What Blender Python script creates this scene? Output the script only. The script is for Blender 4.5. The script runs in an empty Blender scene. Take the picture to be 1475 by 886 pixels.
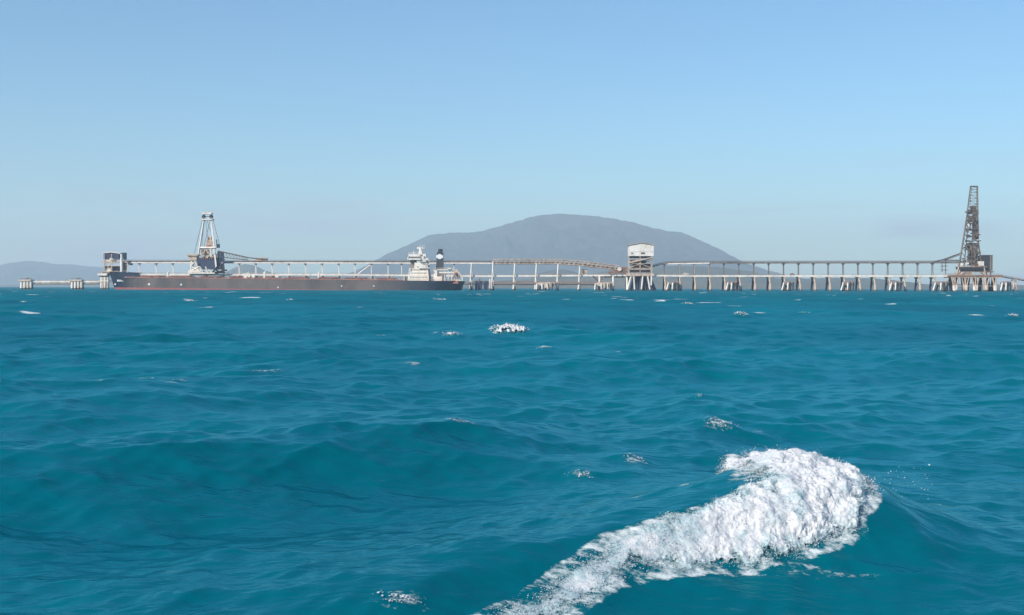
import bpy, math, random
import numpy as np
from mathutils import Vector, Matrix

random.seed(7)
RNG = np.random.default_rng(11)
sc = bpy.context.scene
col = sc.collection

# ------------------------------------------------------------------ camera
F_PX, H_CAM = 1750.0, 2.5
PITCH, ROLL = math.atan(28.8 / F_PX), math.radians(0.136)
cam_d = bpy.data.cameras.new('camera')
cam_d.sensor_width = 36.0
cam_d.lens = 36.0 * F_PX / 1475.0
cam_d.clip_start = 0.1
cam_d.clip_end = 60000
cam = bpy.data.objects.new('camera', cam_d)
col.objects.link(cam)
CAM_R = Matrix.Rotation(math.pi / 2 - PITCH, 3, 'X') @ Matrix.Rotation(ROLL, 3, 'Z')
cam.matrix_world = Matrix.Translation((0, 0, H_CAM)) @ CAM_R.to_4x4()
sc.camera = cam

# ------------------------------------------------------------------ sky and sun
SUN_DIR = Vector((-0.62, -0.62, 0.60)).normalized()       # towards the sun
SUN_EL = math.asin(SUN_DIR.z)
SUN_AZ = math.atan2(SUN_DIR.x, SUN_DIR.y)
world = bpy.data.worlds.new('World')
sc.world = world
world.use_nodes = True
nt = world.node_tree
bg = nt.nodes['Background']
sky = nt.nodes.new('ShaderNodeTexSky')
sky.sky_type = 'NISHITA'
sky.sun_disc = False
sky.sun_elevation = SUN_EL
sky.sun_rotation = SUN_AZ
sky.altitude = 0
sky.air_density = 1.15
sky.dust_density = 0.5
sky.ozone_density = 6.0
nt.links.new(sky.outputs[0], bg.inputs[0])
bg.inputs[1].default_value = 0.121
# faint low grey-lavender cloud veil just above the horizon
wc = nt.nodes.new('ShaderNodeTexCoord'); wm = nt.nodes.new('ShaderNodeMapping'); wm.inputs['Scale'].default_value = (2.2, 2.2, 17)
wn_ = nt.nodes.new('ShaderNodeTexNoise'); wn_.inputs['Scale'].default_value = 2.6; wn_.inputs['Detail'].default_value = 6
nt.links.new(wc.outputs['Generated'], wm.inputs[0]); nt.links.new(wm.outputs[0], wn_.inputs['Vector'])
ws = nt.nodes.new('ShaderNodeSeparateXYZ'); nt.links.new(wc.outputs['Generated'], ws.inputs[0])
wr = nt.nodes.new('ShaderNodeMapRange'); wr.inputs['From Min'].default_value = .50; wr.inputs['From Max'].default_value = .66
nt.links.new(wn_.outputs[0], wr.inputs[0])
we = nt.nodes.new('ShaderNodeMapRange'); we.inputs['From Min'].default_value = .11; we.inputs['From Max'].default_value = .03
nt.links.new(ws.outputs['Z'], we.inputs[0])
wx = nt.nodes.new('ShaderNodeMath'); wx.operation = 'MULTIPLY'; nt.links.new(wr.outputs[0], wx.inputs[0]); nt.links.new(we.outputs[0], wx.inputs[1])
wy = nt.nodes.new('ShaderNodeMath'); wy.operation = 'MULTIPLY'; wy.inputs[1].default_value = .6; nt.links.new(wx.outputs[0], wy.inputs[0])
wmix = nt.nodes.new('ShaderNodeMixRGB'); wmix.inputs[2].default_value = (3.25, 3.45, 4.5, 1)
nt.links.new(wy.outputs[0], wmix.inputs[0]); wt = nt.nodes.new('ShaderNodeMixRGB'); wt.blend_type = 'MULTIPLY'; wt.inputs[0].default_value = 1; wt.inputs[2].default_value = (.80, .97, 1.0, 1); nt.links.new(sky.outputs[0], wt.inputs[1]); nt.links.new(wt.outputs[0], wmix.inputs[1]); nt.links.new(wmix.outputs[0], bg.inputs[0])
sun_d = bpy.data.lights.new('sun', 'SUN')
sun_d.energy = 4.6
sun_d.angle = math.radians(0.5)
sun_d.color = (1.0, 0.90, 0.78)
sun = bpy.data.objects.new('sun', sun_d)
sun.rotation_euler = SUN_DIR.to_track_quat('Z', 'Y').to_euler()
col.objects.link(sun)

sc.view_settings.view_transform = 'Standard'
sc.view_settings.look = 'None'
sc.view_settings.gamma = 1
sc.view_settings.exposure = 0.25
sc.cycles.use_denoising = True
sc.cycles.max_bounces = 6
sc.cycles.volume_bounces = 2
sc.cycles.caustics_reflective = False
sc.cycles.caustics_refractive = False

# ------------------------------------------------------------------ helpers
def at(px, py, Y):
    """world point at depth Y seen at photo position (px, py)"""
    d = CAM_R @ Vector(((px - 737.5) / F_PX, (443 - py) / F_PX, -1.0))
    k = Y / d.y
    return Vector((d.x * k, Y, H_CAM + d.z * k))

def X(px, Y): return at(px, 414, Y).x
def Z(px, py, Y): return at(px, py, Y).z

def tag(o, label=None, cat=None, group=None, kind=None):
    if label: o['label'] = label
    if cat: o['category'] = cat
    if group: o['group'] = group
    if kind: o['kind'] = kind
    return o

ORG = {}
def thing(name, label, cat, loc, group=None):
    o = bpy.data.objects.new(name, None)
    o.empty_display_size = 1
    o.location = loc
    col.objects.link(o)
    ORG[o.name] = Vector(loc)
    return tag(o, label, cat, group)

class MB:
    def __init__(s): s.v, s.f, s.marks = [], [], []
    def add(s, vs, fs):
        n = len(s.v); s.marks.append((n, len(s.f)))
        s.v += [tuple(v) for v in vs]
        s.f += [tuple(i + n for i in f) for f in fs]
        return s
    def box(s, x0, x1, y0, y1, z0, z1):
        vs = [(x, y, z) for z in (z0, z1) for y in (y0, y1) for x in (x0, x1)]
        return s.add(vs, [(0, 2, 3, 1), (4, 5, 7, 6), (0, 1, 5, 4), (2, 6, 7, 3), (0, 4, 6, 2), (1, 3, 7, 5)])
    def tube(s, p, q, r, r2=None, n=8):
        p, q = Vector(p), Vector(q)
        r2 = r if r2 is None else r2
        d = (q - p).normalized()
        a = d.orthogonal().normalized() if abs(d.z) < 0.99 else Vector((1, 0, 0))
        b = d.cross(a).normalized(); a = b.cross(d)
        off = math.pi / n
        vs = []
        for c, rr in ((p, r), (q, r2)):
            for i in range(n):
                t = 2 * math.pi * i / n + off
                vs.append(c + a * (rr * math.cos(t)) + b * (rr * math.sin(t)))
        fs = [(i, (i + 1) % n, n + (i + 1) % n, n + i) for i in range(n)]
        fs += [tuple(range(n - 1, -1, -1)), tuple(range(n, 2 * n))]
        return s.add(vs, fs)
    def beam(s, p, q, w):
        return s.tube(p, q, w * 0.7071, n=4)
    def prism(s, pts, y0, y1):
        """polygon given as (x, z), extruded from y0 to y1"""
        n = len(pts)
        vs = [(x, y0, z) for x, z in pts] + [(x, y1, z) for x, z in pts]
        fs = [(i, (i + 1) % n, n + (i + 1) % n, n + i) for i in range(n)]
        fs += [tuple(range(n - 1, -1, -1)), tuple(range(n, 2 * n))]
        return s.add(vs, fs)
    def rail(s, p, q, h=1.1, step=3.0, w=0.1):
        p, q = Vector(p), Vector(q)
        L = (q - p).length; n = max(1, int(L / step))
        up = Vector((0, 0, h))
        s.beam(p + up, q + up, w); s.beam(p + up * .5, q + up * .5, w * .7)
        for i in range(n + 1):
            c = p.lerp(q, i / n); s.beam(c, c + up, w)
        return s
    def each(s, name, mat, parent=None):
        """every added shape becomes a mesh object of its own"""
        mk = s.marks + [(len(s.v), len(s.f))]
        for (v0, f0), (v1, f1) in zip(mk[:-1], mk[1:]):
            m = MB(); m.v = s.v[v0:v1]; m.f = [tuple(i - v0 for i in f) for f in s.f[f0:f1]]
            m.build(name, mat, parent)
    def build(s, name, mat, parent=None, origin=None, smooth=False):
        po = ORG[parent.name] if parent is not None else Vector((0, 0, 0))
        o0 = Vector(origin) if origin is not None else po
        me = bpy.data.meshes.new(name)
        me.from_pydata([(x - o0.x, y - o0.y, z - o0.z) for x, y, z in s.v], [], s.f)
        me.materials.append(mat)
        if smooth:
            me.polygons.foreach_set('use_smooth', [True] * len(me.polygons))
        import bmesh
        bm = bmesh.new(); bm.from_mesh(me); bmesh.ops.recalc_face_normals(bm, faces=bm.faces); bm.to_mesh(me); bm.free()
        o = bpy.data.objects.new(name, me)
        col.objects.link(o)
        if parent is not None: o.parent = parent
        o.location = o0 - po
        ORG[o.name] = o0
        return o

def copy_part(o, parent, world_loc, name=None):
    c = o.copy(); col.objects.link(c); c.parent = parent
    c.location = Vector(world_loc) - ORG[parent.name]
    ORG[c.name] = Vector(world_loc)
    for ch in list(o.children):
        d = ch.copy(); col.objects.link(d); d.parent = c
        ORG[d.name] = ORG[ch.name] - ORG[o.name] + Vector(world_loc)
    return c

def grid_mesh(name, P, mat, keep=None, attrs=None, smooth=True, wrap=False):
    """P: (n, m, 3) array of vertices"""
    n, m, _ = P.shape
    idx = np.arange(n * m).reshape(n, m)
    if wrap: idx = np.concatenate([idx, idx[:, :1]], 1)
    q = np.stack([idx[:-1, :-1], idx[:-1, 1:], idx[1:, 1:], idx[1:, :-1]], -1).reshape(-1, 4)
    if keep is not None: q = q[keep.reshape(-1)]
    V = P.reshape(-1, 3)
    if keep is not None:
        used = np.zeros(len(V), bool); used[q.ravel()] = True
        remap = np.cumsum(used) - 1
        V = V[used]; q = remap[q]
    me = bpy.data.meshes.new(name)
    me.vertices.add(len(V)); me.vertices.foreach_set('co', V.astype(np.float32).ravel())
    me.loops.add(q.size); me.loops.foreach_set('vertex_index', q.astype(np.int32).ravel())
    me.polygons.add(len(q))
    me.polygons.foreach_set('loop_start', np.arange(0, q.size, 4, dtype=np.int32))
    me.polygons.foreach_set('loop_total', np.full(len(q), 4, np.int32))
    me.update(calc_edges=True)
    if smooth: me.polygons.foreach_set('use_smooth', np.ones(len(q), bool))
    for k, a in (attrs or {}).items():
        a = a.reshape(-1)
        if keep is not None: a = a[used]
        at_ = me.attributes.new(k, 'FLOAT', 'POINT'); at_.data.foreach_set('value', a.astype(np.float32))
    me.materials.append(mat)
    o = bpy.data.objects.new(name, me); col.objects.link(o)
    return o

# ------------------------------------------------------------------ materials
def mat_paint(name, c, c2=None, rough=0.55, scale=0.25, metal=0.0, lo=0.42, hi=0.62, tide=False):
    m = bpy.data.materials.new(name); m.use_nodes = True
    t = m.node_tree; p = t.nodes['Principled BSDF']
    p.inputs['Roughness'].default_value = rough
    p.inputs['Metallic'].default_value = metal
    if c2 is None: c2 = tuple(x * 0.8 for x in c)
    tc = t.nodes.new('ShaderNodeTexCoord')
    mp = t.nodes.new('ShaderNodeMapping'); mp.inputs['Scale'].default_value = (1, 1, 0.5)
    n = t.nodes.new('ShaderNodeTexNoise'); n.inputs['Scale'].default_value = scale
    n.inputs['Detail'].default_value = 6; n.inputs['Roughness'].default_value = 0.65
    r = t.nodes.new('ShaderNodeValToRGB')
    r.color_ramp.elements[0].position = lo; r.color_ramp.elements[1].position = hi
    r.color_ramp.elements[0].color = (*c, 1); r.color_ramp.elements[1].color = (*c2, 1)
    t.links.new(tc.outputs['Object'], mp.inputs[0]); t.links.new(mp.outputs[0], n.inputs['Vector'])
    t.links.new(n.outputs[0], r.inputs[0]); t.links.new(r.outputs[0], p.inputs['Base Color'])
    if tide:       # weed and tide stain near the waterline
        g = t.nodes.new('ShaderNodeNewGeometry'); s = t.nodes.new('ShaderNodeSeparateXYZ'); t.links.new(g.outputs['Position'], s.inputs[0])
        a = t.nodes.new('ShaderNodeMath'); a.operation = 'MULTIPLY_ADD'; a.inputs[1].default_value = 2.6
        t.links.new(n.outputs[0], a.inputs[0]); a.inputs[2].default_value = -.1
        q = t.nodes.new('ShaderNodeMath'); q.operation = 'LESS_THAN'; t.links.new(s.outputs['Z'], q.inputs[0]); t.links.new(a.outputs[0], q.inputs[1])
        x = t.nodes.new('ShaderNodeMixRGB'); x.inputs[2].default_value = (.10, .075, .05, 1)
        t.links.new(q.outputs[0], x.inputs[0]); t.links.new(r.outputs[0], x.inputs[1]); t.links.new(x.outputs[0], p.inputs['Base Color'])
    return m

M = {
 'white': mat_paint('white_paint', (.80, .76, .70), (.62, .55, .47), tide=True),
 'cream': mat_paint('cream_paint', (.80, .75, .66), (.70, .62, .50)),
 'steel': mat_paint('weathered_galvanised_steel', (.56, .44, .34), (.33, .21, .14), tide=True),
 'grey': mat_paint('grey_steel', (.20, .16, .135), (.11, .075, .06)),
 'dark': mat_paint('dark_grimy_and_shaded_steel', (.035, .037, .045), (.03, .022, .02)),
 'navy': mat_paint('navy_cladding_and_shade', (.02, .035, .085), (.03, .045, .09)),
 'coal': mat_paint('coal_dust_covered_steel', (.17, .12, .09), (.07, .05, .04)),
 'rust': mat_paint('rusty_steel', (.30, .16, .10), (.20, .09, .055)),
 'concrete': mat_paint('pale_concrete', (.60, .49, .40), (.38, .27, .20), tide=True),
 'brown': mat_paint('brown_stained_concrete_and_shade', (.30, .23, .20), (.20, .15, .13)),
 'hatch': mat_paint('red_brown_hatch_paint', (.36, .11, .085), (.22, .065, .05)),
 'deckred': mat_paint('red_brown_deck_paint', (.46, .19, .15), (.30, .11, .09)),
 'funnel': mat_paint('funnel_grey', (.045, .05, .06), (.035, .035, .04)),
 'glass': mat_paint('dark_window_glass', (.02, .025, .03), (.03, .035, .04), rough=.12),
 'orange': mat_paint('orange_plastic', (.65, .22, .10), (.55, .2, .1)),
 'rubber_and_shade': mat_paint('black_rubber_and_shade', (.03, .035, .05), (.02, .02, .025), rough=.8),
 'logo': mat_paint('white_emblem_paint', (.8, .8, .8), (.72, .72, .74)),
}

def mat_hull(x0, x1, z_b, z_s):
    m = mat_paint('dark_faded_hull_paint', (.15, .122, .112), (.085, .075, .073), rough=.5, scale=.05)
    t = m.node_tree; p = t.nodes['Principled BSDF']
    base = p.inputs['Base Color'].links[0].from_socket
    g = t.nodes.new('ShaderNodeNewGeometry'); s = t.nodes.new('ShaderNodeSeparateXYZ')
    t.links.new(g.outputs['Position'], s.inputs[0])
    # rust streaks running down from the deck edge
    rm = t.nodes.new('ShaderNodeMapping'); rm.inputs['Scale'].default_value = (.35, .35, .03)
    rn = t.nodes.new('ShaderNodeTexNoise'); rn.inputs['Scale'].default_value = 1.0; rn.inputs['Detail'].default_value = 5; rn.inputs['Roughness'].default_value = .7
    t.links.new(g.outputs['Position'], rm.inputs[0]); t.links.new(rm.outputs[0], rn.inputs['Vector'])
    rr_ = t.nodes.new('ShaderNodeMapRange'); rr_.inputs['From Min'].default_value = .52; rr_.inputs['From Max'].default_value = .75; rr_.inputs['To Max'].default_value = .75
    t.links.new(rn.outputs[0], rr_.inputs[0])
    rx = t.nodes.new('ShaderNodeMixRGB'); rx.inputs[2].default_value = (.20, .10, .07, 1)
    t.links.new(rr_.outputs[0], rx.inputs[0]); t.links.new(base, rx.inputs[1]); base = rx.outputs[0]
    # darker repainted aft end and bow
    mr = t.nodes.new('ShaderNodeMapRange'); mr.inputs['From Min'].default_value = x1 - 75; mr.inputs['From Max'].default_value = x1 - 30
    t.links.new(s.outputs['X'], mr.inputs[0])
    mb = t.nodes.new('ShaderNodeMapRange'); mb.inputs['From Min'].default_value = x0 + 32; mb.inputs['From Max'].default_value = x0 + 16
    t.links.new(s.outputs['X'], mb.inputs[0])
    mx0 = t.nodes.new('ShaderNodeMath'); mx0.operation = 'MAXIMUM'
    t.links.new(mr.outputs[0], mx0.inputs[0]); t.links.new(mb.outputs[0], mx0.inputs[1])
    mx = t.nodes.new('ShaderNodeMixRGB'); mx.inputs[2].default_value = (.012, .022, .045, 1)
    t.links.new(mx0.outputs[0], mx.inputs[0]); t.links.new(base, mx.inputs[1])
    # red antifouling below a sloping line (ship trimmed by the stern)
    ln = t.nodes.new('ShaderNodeMapRange'); ln.inputs['From Min'].default_value = x0; ln.inputs['From Max'].default_value = x1
    ln.inputs['To Min'].default_value = z_b; ln.inputs['To Max'].default_value = z_s
    t.links.new(s.outputs['X'], ln.inputs[0])
    lt = t.nodes.new('ShaderNodeMath'); lt.operation = 'LESS_THAN'
    t.links.new(s.outputs['Z'], lt.inputs[0]); t.links.new(ln.outputs[0], lt.inputs[1])
    m2 = t.nodes.new('ShaderNodeMixRGB'); m2.inputs[2].default_value = (.32, .10, .09, 1)
    t.links.new(lt.outputs[0], m2.inputs[0]); t.links.new(mx.outputs[0], m2.inputs[1])
    t.links.new(m2.outputs[0], p.inputs['Base Color'])
    return m

def mat_forest(name, c1, c2, scale):
    m = mat_paint(name, c1, c2, rough=.95, scale=scale, lo=.4, hi=.6)
    m.node_tree.nodes['Principled BSDF'].inputs['Specular IOR Level'].default_value = 0.1
    return m

# ------------------------------------------------------------------ numpy noise
PERM = np.random.default_rng(3).permutation(512).astype(np.int64)
GR = np.random.default_rng(4).normal(size=(512, 3)); GR /= np.linalg.norm(GR, axis=1, keepdims=True)
def perlin(x, y, z):
    xi, yi, zi = np.floor(x).astype(np.int64), np.floor(y).astype(np.int64), np.floor(z).astype(np.int64)
    xf, yf, zf = x - xi, y - yi, z - zi
    u, v, w = [t * t * t * (t * (t * 6 - 15) + 10) for t in (xf, yf, zf)]
    def g(a, b, c):
        h = PERM[(PERM[(PERM[(xi + a) & 511] + yi + b) & 511] + zi + c) & 511]
        gg = GR[h]
        return gg[..., 0] * (xf - a) + gg[..., 1] * (yf - b) + gg[..., 2] * (zf - c)
    L = lambda a, b, t: a + (b - a) * t
    return L(L(L(g(0,0,0), g(1,0,0), u), L(g(0,1,0), g(1,1,0), u), v),
             L(L(g(0,0,1), g(1,0,1), u), L(g(0,1,1), g(1,1,1), u), v), w) * 1.6
def fbm(x, y, z, o=4, gain=.5):
    s = 0; a = 1
    for i in range(o):
        s = s + a * perlin(x + 17.3 * i, y + 5.1 * i, z + 9.7 * i); a *= gain; x, y, z = x * 2.03, y * 2.03, z * 2.03
    return s
def sstep(a, b, x):
    t = np.clip((x - a) / (b - a), 0, 1); return t * t * (3 - 2 * t)

# ------------------------------------------------------------------ sea surface
WIND = math.radians(-66)            # direction the waves travel (towards the camera and right)
WAVES = []
for i in range(120):
    lam = 19.0 * (0.22 / 19.0) ** (i / 119.0) * random.uniform(.92, 1.08)
    spread = 0.35 if lam > 5 else (0.6 if lam > 1.2 else .8)
    th = WIND + random.gauss(0, spread)
    if lam > 5: st = .024
    elif lam > 1.5: st = .023
    else: st = .027
    WAVES.append((lam, math.cos(th), math.sin(th), st * lam / (2 * math.pi) * random.uniform(.7, 1.3), random.uniform(0, 6.28)))
WAVES.sort(reverse=True)

RX = [-7, -5, -3.0, -1.5, 0, 1.0, 2.0, 2.8, 3.3, 3.8, 4.3, 5.0, 6.0]
RH = [0, .06, .13, .20, .32, .48, .66, .76, .74, .55, .30, .08, 0]
RWF = [1.3, 1.3, 1.2, 1.0, .85, .85, .9, .95, .95, .9, .8, .8, .8]
BUMPS = []      # small extra crests under the whitecaps: x, y, half length, half depth, height
def breaker(u, v):
    yr = 10.25 + .62 * np.minimum(u, 3.0) + .25 * np.maximum(u - 3.0, 0) + .12 * np.sin(u * 1.3)
    t = (yr - v) * .88
    Hh = np.interp(u, RX, RH); w = np.interp(u, RX, RWF)
    for d in (.25, .5):
        Hh = (Hh + np.interp(u - d, RX, RH) + np.interp(u + d, RX, RH)) / 3
    front = np.exp(-np.abs(t / w) ** 2.2)
    back = np.exp(-(t / 2.1) ** 2)
    trough = -.16 * np.exp(-((t - w * 2.4) / 1.1) ** 2) * np.clip(Hh * 1.5, 0, 1)
    out = Hh * np.where(t > 0, front, back) + trough
    # stretched furrows running along the back of the wave
    near_ = (np.hypot(u - 1, v - 11) < 7)
    if near_.any():
        uu, tt = u[near_], t[near_]
        sl = uu * 1.18 - .3 * tt
        fur = perlin(sl * .55, tt * 3.6, sl * 0 + 2.2) * .5 + perlin(sl * 1.1, tt * 9.0, sl * 0 + 8.2) * .22
        out[near_] += .055 * fur * sstep(.25, -.5, tt) * np.exp(-((tt + 1.0) / 1.8) ** 2) * np.exp(-((uu - .8) / 2.6) ** 2)
    # the neighbouring swell on the left, crest running away to the right
    t2 = (18.2 + .74 * (u + .4) - v) * .80
    env = sstep(2.0, -1.5, u) * sstep(-16, -9, u)
    out += .30 * env * np.where(t2 > 0, np.exp(-(t2 / 1.35) ** 2), np.exp(-(t2 / 2.4) ** 2)) - .08 * env * np.exp(-((t2 - 3.0) / 1.2) ** 2)
    return out
def surf(u, v, spacing=None):
    """u, v arrays of rest positions -> displaced position (x, y, z)"""
    u = np.asarray(u, float); v = np.asarray(v, float)
    r = np.hypot(u, v)
    near = 1 - .72 * np.exp(-((u - .5) / 6.5) ** 4 - ((v - 11.5) / 4.5) ** 4)
    x, y, z = u.copy(), v.copy(), np.zeros_like(u)
    dr = r * 0.0032 if spacing is None else spacing
    gust = 1 + .30 * np.sin(u * .31 + 1.1 + np.sin(v * .23)) * np.sin(v * .27 + .9) + .35 * np.sin(u * .021 + 1.3) * np.sin(v * .017 + .4)
    for lam, cx, cy, a, ph in WAVES:
        w = np.clip((lam / np.maximum(dr, 1e-6) - 2.2) / 2.5, 0, 1)
        if lam > 5: w = w * near
        elif lam > 1.5: w = w * (near * .7 + .3)
        else: w = w * gust
        if lam > .5 or True:
            sel = w > 0
            if not sel.any(): continue
            k = 2 * math.pi / lam
            q = k * (cx * u[sel] + cy * v[sel]) + ph
            A = a * w[sel]; c = np.cos(q)
            z[sel] += A * np.sin(q)
            x[sel] += .9 * A * cx * c; y[sel] += .9 * A * cy * c
    z += breaker(u, v)
    for bx, by, bl, bd, bh in BUMPS:
        s = (np.abs(u - bx) < bl * 3) & (np.abs(v - by) < bd * 3.5)
        if s.any():
            z[s] += bh * np.exp(-((u[s] - bx) / bl) ** 2 - ((v[s] - by) / bd) ** 2)
    return x, y, z
RI = np.array(CAM_R.inverted())
def project(x, y, z):
    p = np.stack([x, y, z - H_CAM], -1) @ RI.T
    return 737.5 + F_PX * p[..., 0] / -p[..., 2], 443 - F_PX * p[..., 1] / -p[..., 2]
def hit(px, py):
    """first point of the sea surface seen at a photo position"""
    d = CAM_R @ Vector(((px - 737.5) / F_PX, (443 - py) / F_PX, -1.0))
    d = d / d.y
    yf = H_CAM / max(1e-6, -d.z)
    Y = np.linspace(yf * .45, min(yf * 1.6, 1500), 1500)
    x, y, z = surf(d.x * Y, Y)
    zr = H_CAM + d.z * Y
    below = np.nonzero(zr < z)[0]
    i = below[0] if len(below) else len(Y) - 1
    return d.x * Y[i], Y[i]

def mat_sea():
    m = bpy.data.materials.new('turquoise_sea_water'); m.use_nodes = True
    t = m.node_tree; N = t.nodes; L = t.links
    p = N['Principled BSDF']
    g = N.new('ShaderNodeNewGeometry')
    ln = N.new('ShaderNodeVectorMath'); ln.operation = 'LENGTH'; L.new(g.outputs['Position'], ln.inputs[0])
    dist = ln.outputs['Value']
    def mr(a, b, c, d, src):
        n = N.new('ShaderNodeMapRange'); n.inputs['From Min'].default_value = a; n.inputs['From Max'].default_value = b
        n.inputs['To Min'].default_value = c; n.inputs['To Max'].default_value = d
        L.new(src, n.inputs[0]); return n.outputs[0]
    lg = N.new('ShaderNodeMath'); lg.operation = 'LOGARITHM'; lg.inputs[1].default_value = 10; L.new(dist, lg.inputs[0])
    # water colour: patches of finer and coarser sediment
    def noise(scale, detail, sx=1, sy=1, rot=0, rough=.55):
        mp = N.new('ShaderNodeMapping'); mp.inputs['Scale'].default_value = (sx, sy, 1); mp.inputs['Rotation'].default_value = (0, 0, rot)
        L.new(g.outputs['Position'], mp.inputs[0])
        n = N.new('ShaderNodeTexNoise'); n.inputs['Scale'].default_value = scale; n.inputs['Detail'].default_value = detail
        n.inputs['Roughness'].default_value = rough
        L.new(mp.outputs[0], n.inputs['Vector']); return n.outputs[0]
    cr = N.new('ShaderNodeValToRGB'); cr.color_ramp.elements[0].position = .35; cr.color_ramp.elements[1].position = .68
    cr.color_ramp.elements[0].color = (.0002, .092, .128, 1); cr.color_ramp.elements[1].color = (.0008, .148, .191, 1)
    L.new(noise(.05, 3, 1, .5), cr.inputs[0])
    # thin foam lace
    at_ = N.new('ShaderNodeAttribute'); at_.attribute_name = 'foam'
    fn = noise(6.5, 8, .85, 1.5, .35, .72)
    fm = N.new('ShaderNodeMath'); fm.operation = 'ADD'; L.new(at_.outputs['Fac'], fm.inputs[0]); L.new(fn, fm.inputs[1])
    ff = mr(1.04, 1.22, 0, 1, fm.outputs[0])
    mx = N.new('ShaderNodeMixRGB'); mx.inputs[2].default_value = (.62, .68, .68, 1)
    L.new(ff, mx.inputs[0]); L.new(cr.outputs[0], mx.inputs[1]); 
    # ripples finer than the mesh
    prev = None
    for sc_, st, dd, sx, sy, ro in ((2.2, .6, .07, .6, 1.5, .45), (9.0, .6, .018, .6, 1.6, .35), (28., .4, .005, .6, 1.5, .4), (.45, .6, .28, .6, 1.5, .3), (.09, .6, 1.0, .6, 1.4, .4)):
        b = N.new('ShaderNodeBump'); b.inputs['Strength'].default_value = st; b.inputs['Distance'].default_value = dd
        L.new(noise(sc_, 4, sx, sy, ro), b.inputs['Height'])
        if prev is not None: L.new(prev, b.inputs['Normal'])
        prev = b.outputs[0]
    # sediment-laden body colour under a rough reflecting surface
    df = N.new('ShaderNodeBsdfDiffuse'); L.new(mx.outputs[0], df.inputs['Color']); L.new(prev, df.inputs['Normal'])
    gl = N.new('ShaderNodeBsdfGlossy'); gl.inputs['Color'].default_value = (.34, .90, 1, 1)
    L.new(mr(1.0, 2.8, .14, .45, lg.outputs[0]), gl.inputs['Roughness']); L.new(prev, gl.inputs['Normal'])
    fr = N.new('ShaderNodeFresnel'); fr.inputs['IOR'].default_value = 1.33; L.new(prev, fr.inputs['Normal'])
    mn = N.new('ShaderNodeMath'); mn.operation = 'MINIMUM'; L.new(fr.outputs[0], mn.inputs[0]); L.new(mr(1.0, 2.5, .46, .11, lg.outputs[0]), mn.inputs[1])
    fo = N.new('ShaderNodeMath'); fo.operation = 'SUBTRACT'; L.new(mn.outputs[0], fo.inputs[0]); L.new(ff, fo.inputs[1]); fo.use_clamp = True
    ms_ = N.new('ShaderNodeMixShader'); L.new(fo.outputs[0], ms_.inputs[0]); L.new(df.outputs[0], ms_.inputs[1]); L.new(gl.outputs[0], ms_.inputs[2])
    L.new(ms_.outputs[0], N['Material Output'].inputs['Surface']); N.remove(p)
    return m
M_SEA = mat_sea()

def mat_foam():
    m = bpy.data.materials.new('white_foam'); m.use_nodes = True
    t = m.node_tree; N = t.nodes; L = t.links; p = N['Principled BSDF']
    p.inputs['Roughness'].default_value = .5
    p.inputs['Specular IOR Level'].default_value = .35
    p.inputs['Subsurface Weight'].default_value = .6
    p.inputs['Subsurface Radius'].default_value = (1, 1, 1)
    p.inputs['Subsurface Scale'].default_value = .025
    g = N.new('ShaderNodeNewGeometry')
    n = N.new('ShaderNodeTexNoise'); n.inputs['Scale'].default_value = 6; n.inputs['Detail'].default_value = 8; n.inputs['Roughness'].default_value = .7
    L.new(g.outputs['Position'], n.inputs['Vector'])
    a = N.new('ShaderNodeAttribute'); a.attribute_name = 'thin'
    ad = N.new('ShaderNodeMath'); ad.operation = 'MULTIPLY_ADD'; ad.inputs[1].default_value = .55
    L.new(a.outputs['Fac'], ad.inputs[0]); L.new(n.outputs[0], ad.inputs[2])
    r = N.new('ShaderNodeValToRGB'); r.color_ramp.elements[0].position = .55; r.color_ramp.elements[1].position = 1.0
    r.color_ramp.elements[0].color = (.62, .63, .64, 1); r.color_ramp.elements[1].color = (.26, .42, .46, 1)
    L.new(ad.outputs[0], r.inputs[0]); L.new(r.outputs[0], p.inputs['Base Color'])
    v = N.new('ShaderNodeTexVoronoi'); v.inputs['Scale'].default_value = 60; L.new(g.outputs['Position'], v.inputs['Vector'])
    n2 = N.new('ShaderNodeTexNoise'); n2.inputs['Scale'].default_value = 45; n2.inputs['Detail'].default_value = 5; L.new(g.outputs['Position'], n2.inputs['Vector'])
    b = N.new('ShaderNodeBump'); b.inputs['Strength'].default_value = .35; b.inputs['Distance'].default_value = .008; L.new(v.outputs[0], b.inputs['Height'])
    b2 = N.new('ShaderNodeBump'); b2.inputs['Strength'].default_value = .5; b2.inputs['Distance'].default_value = .012; L.new(n2.outputs[0], b2.inputs['Height']); L.new(b.outputs[0], b2.inputs['Normal'])
    L.new(b2.outputs[0], p.inputs['Normal'])
    # bubbly lace where the foam is thin
    n3 = N.new('ShaderNodeTexNoise'); n3.inputs['Scale'].default_value = 38; n3.inputs['Detail'].default_value = 6; n3.inputs['Roughness'].default_value = .75
    L.new(g.outputs['Position'], n3.inputs['Vector'])
    th = N.new('ShaderNodeMath'); th.operation = 'MULTIPLY_ADD'; th.inputs[1].default_value = -.62; L.new(a.outputs['Fac'], th.inputs[0]); L.new(n3.outputs[0], th.inputs[2])
    al = N.new('ShaderNodeMapRange'); al.inputs['From Min'].default_value = -.02; al.inputs['From Max'].default_value = .16; L.new(th.outputs[0], al.inputs[0])
    L.new(al.outputs[0], p.inputs['Alpha'])
    return m
M_FOAM = mat_foam()

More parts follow.
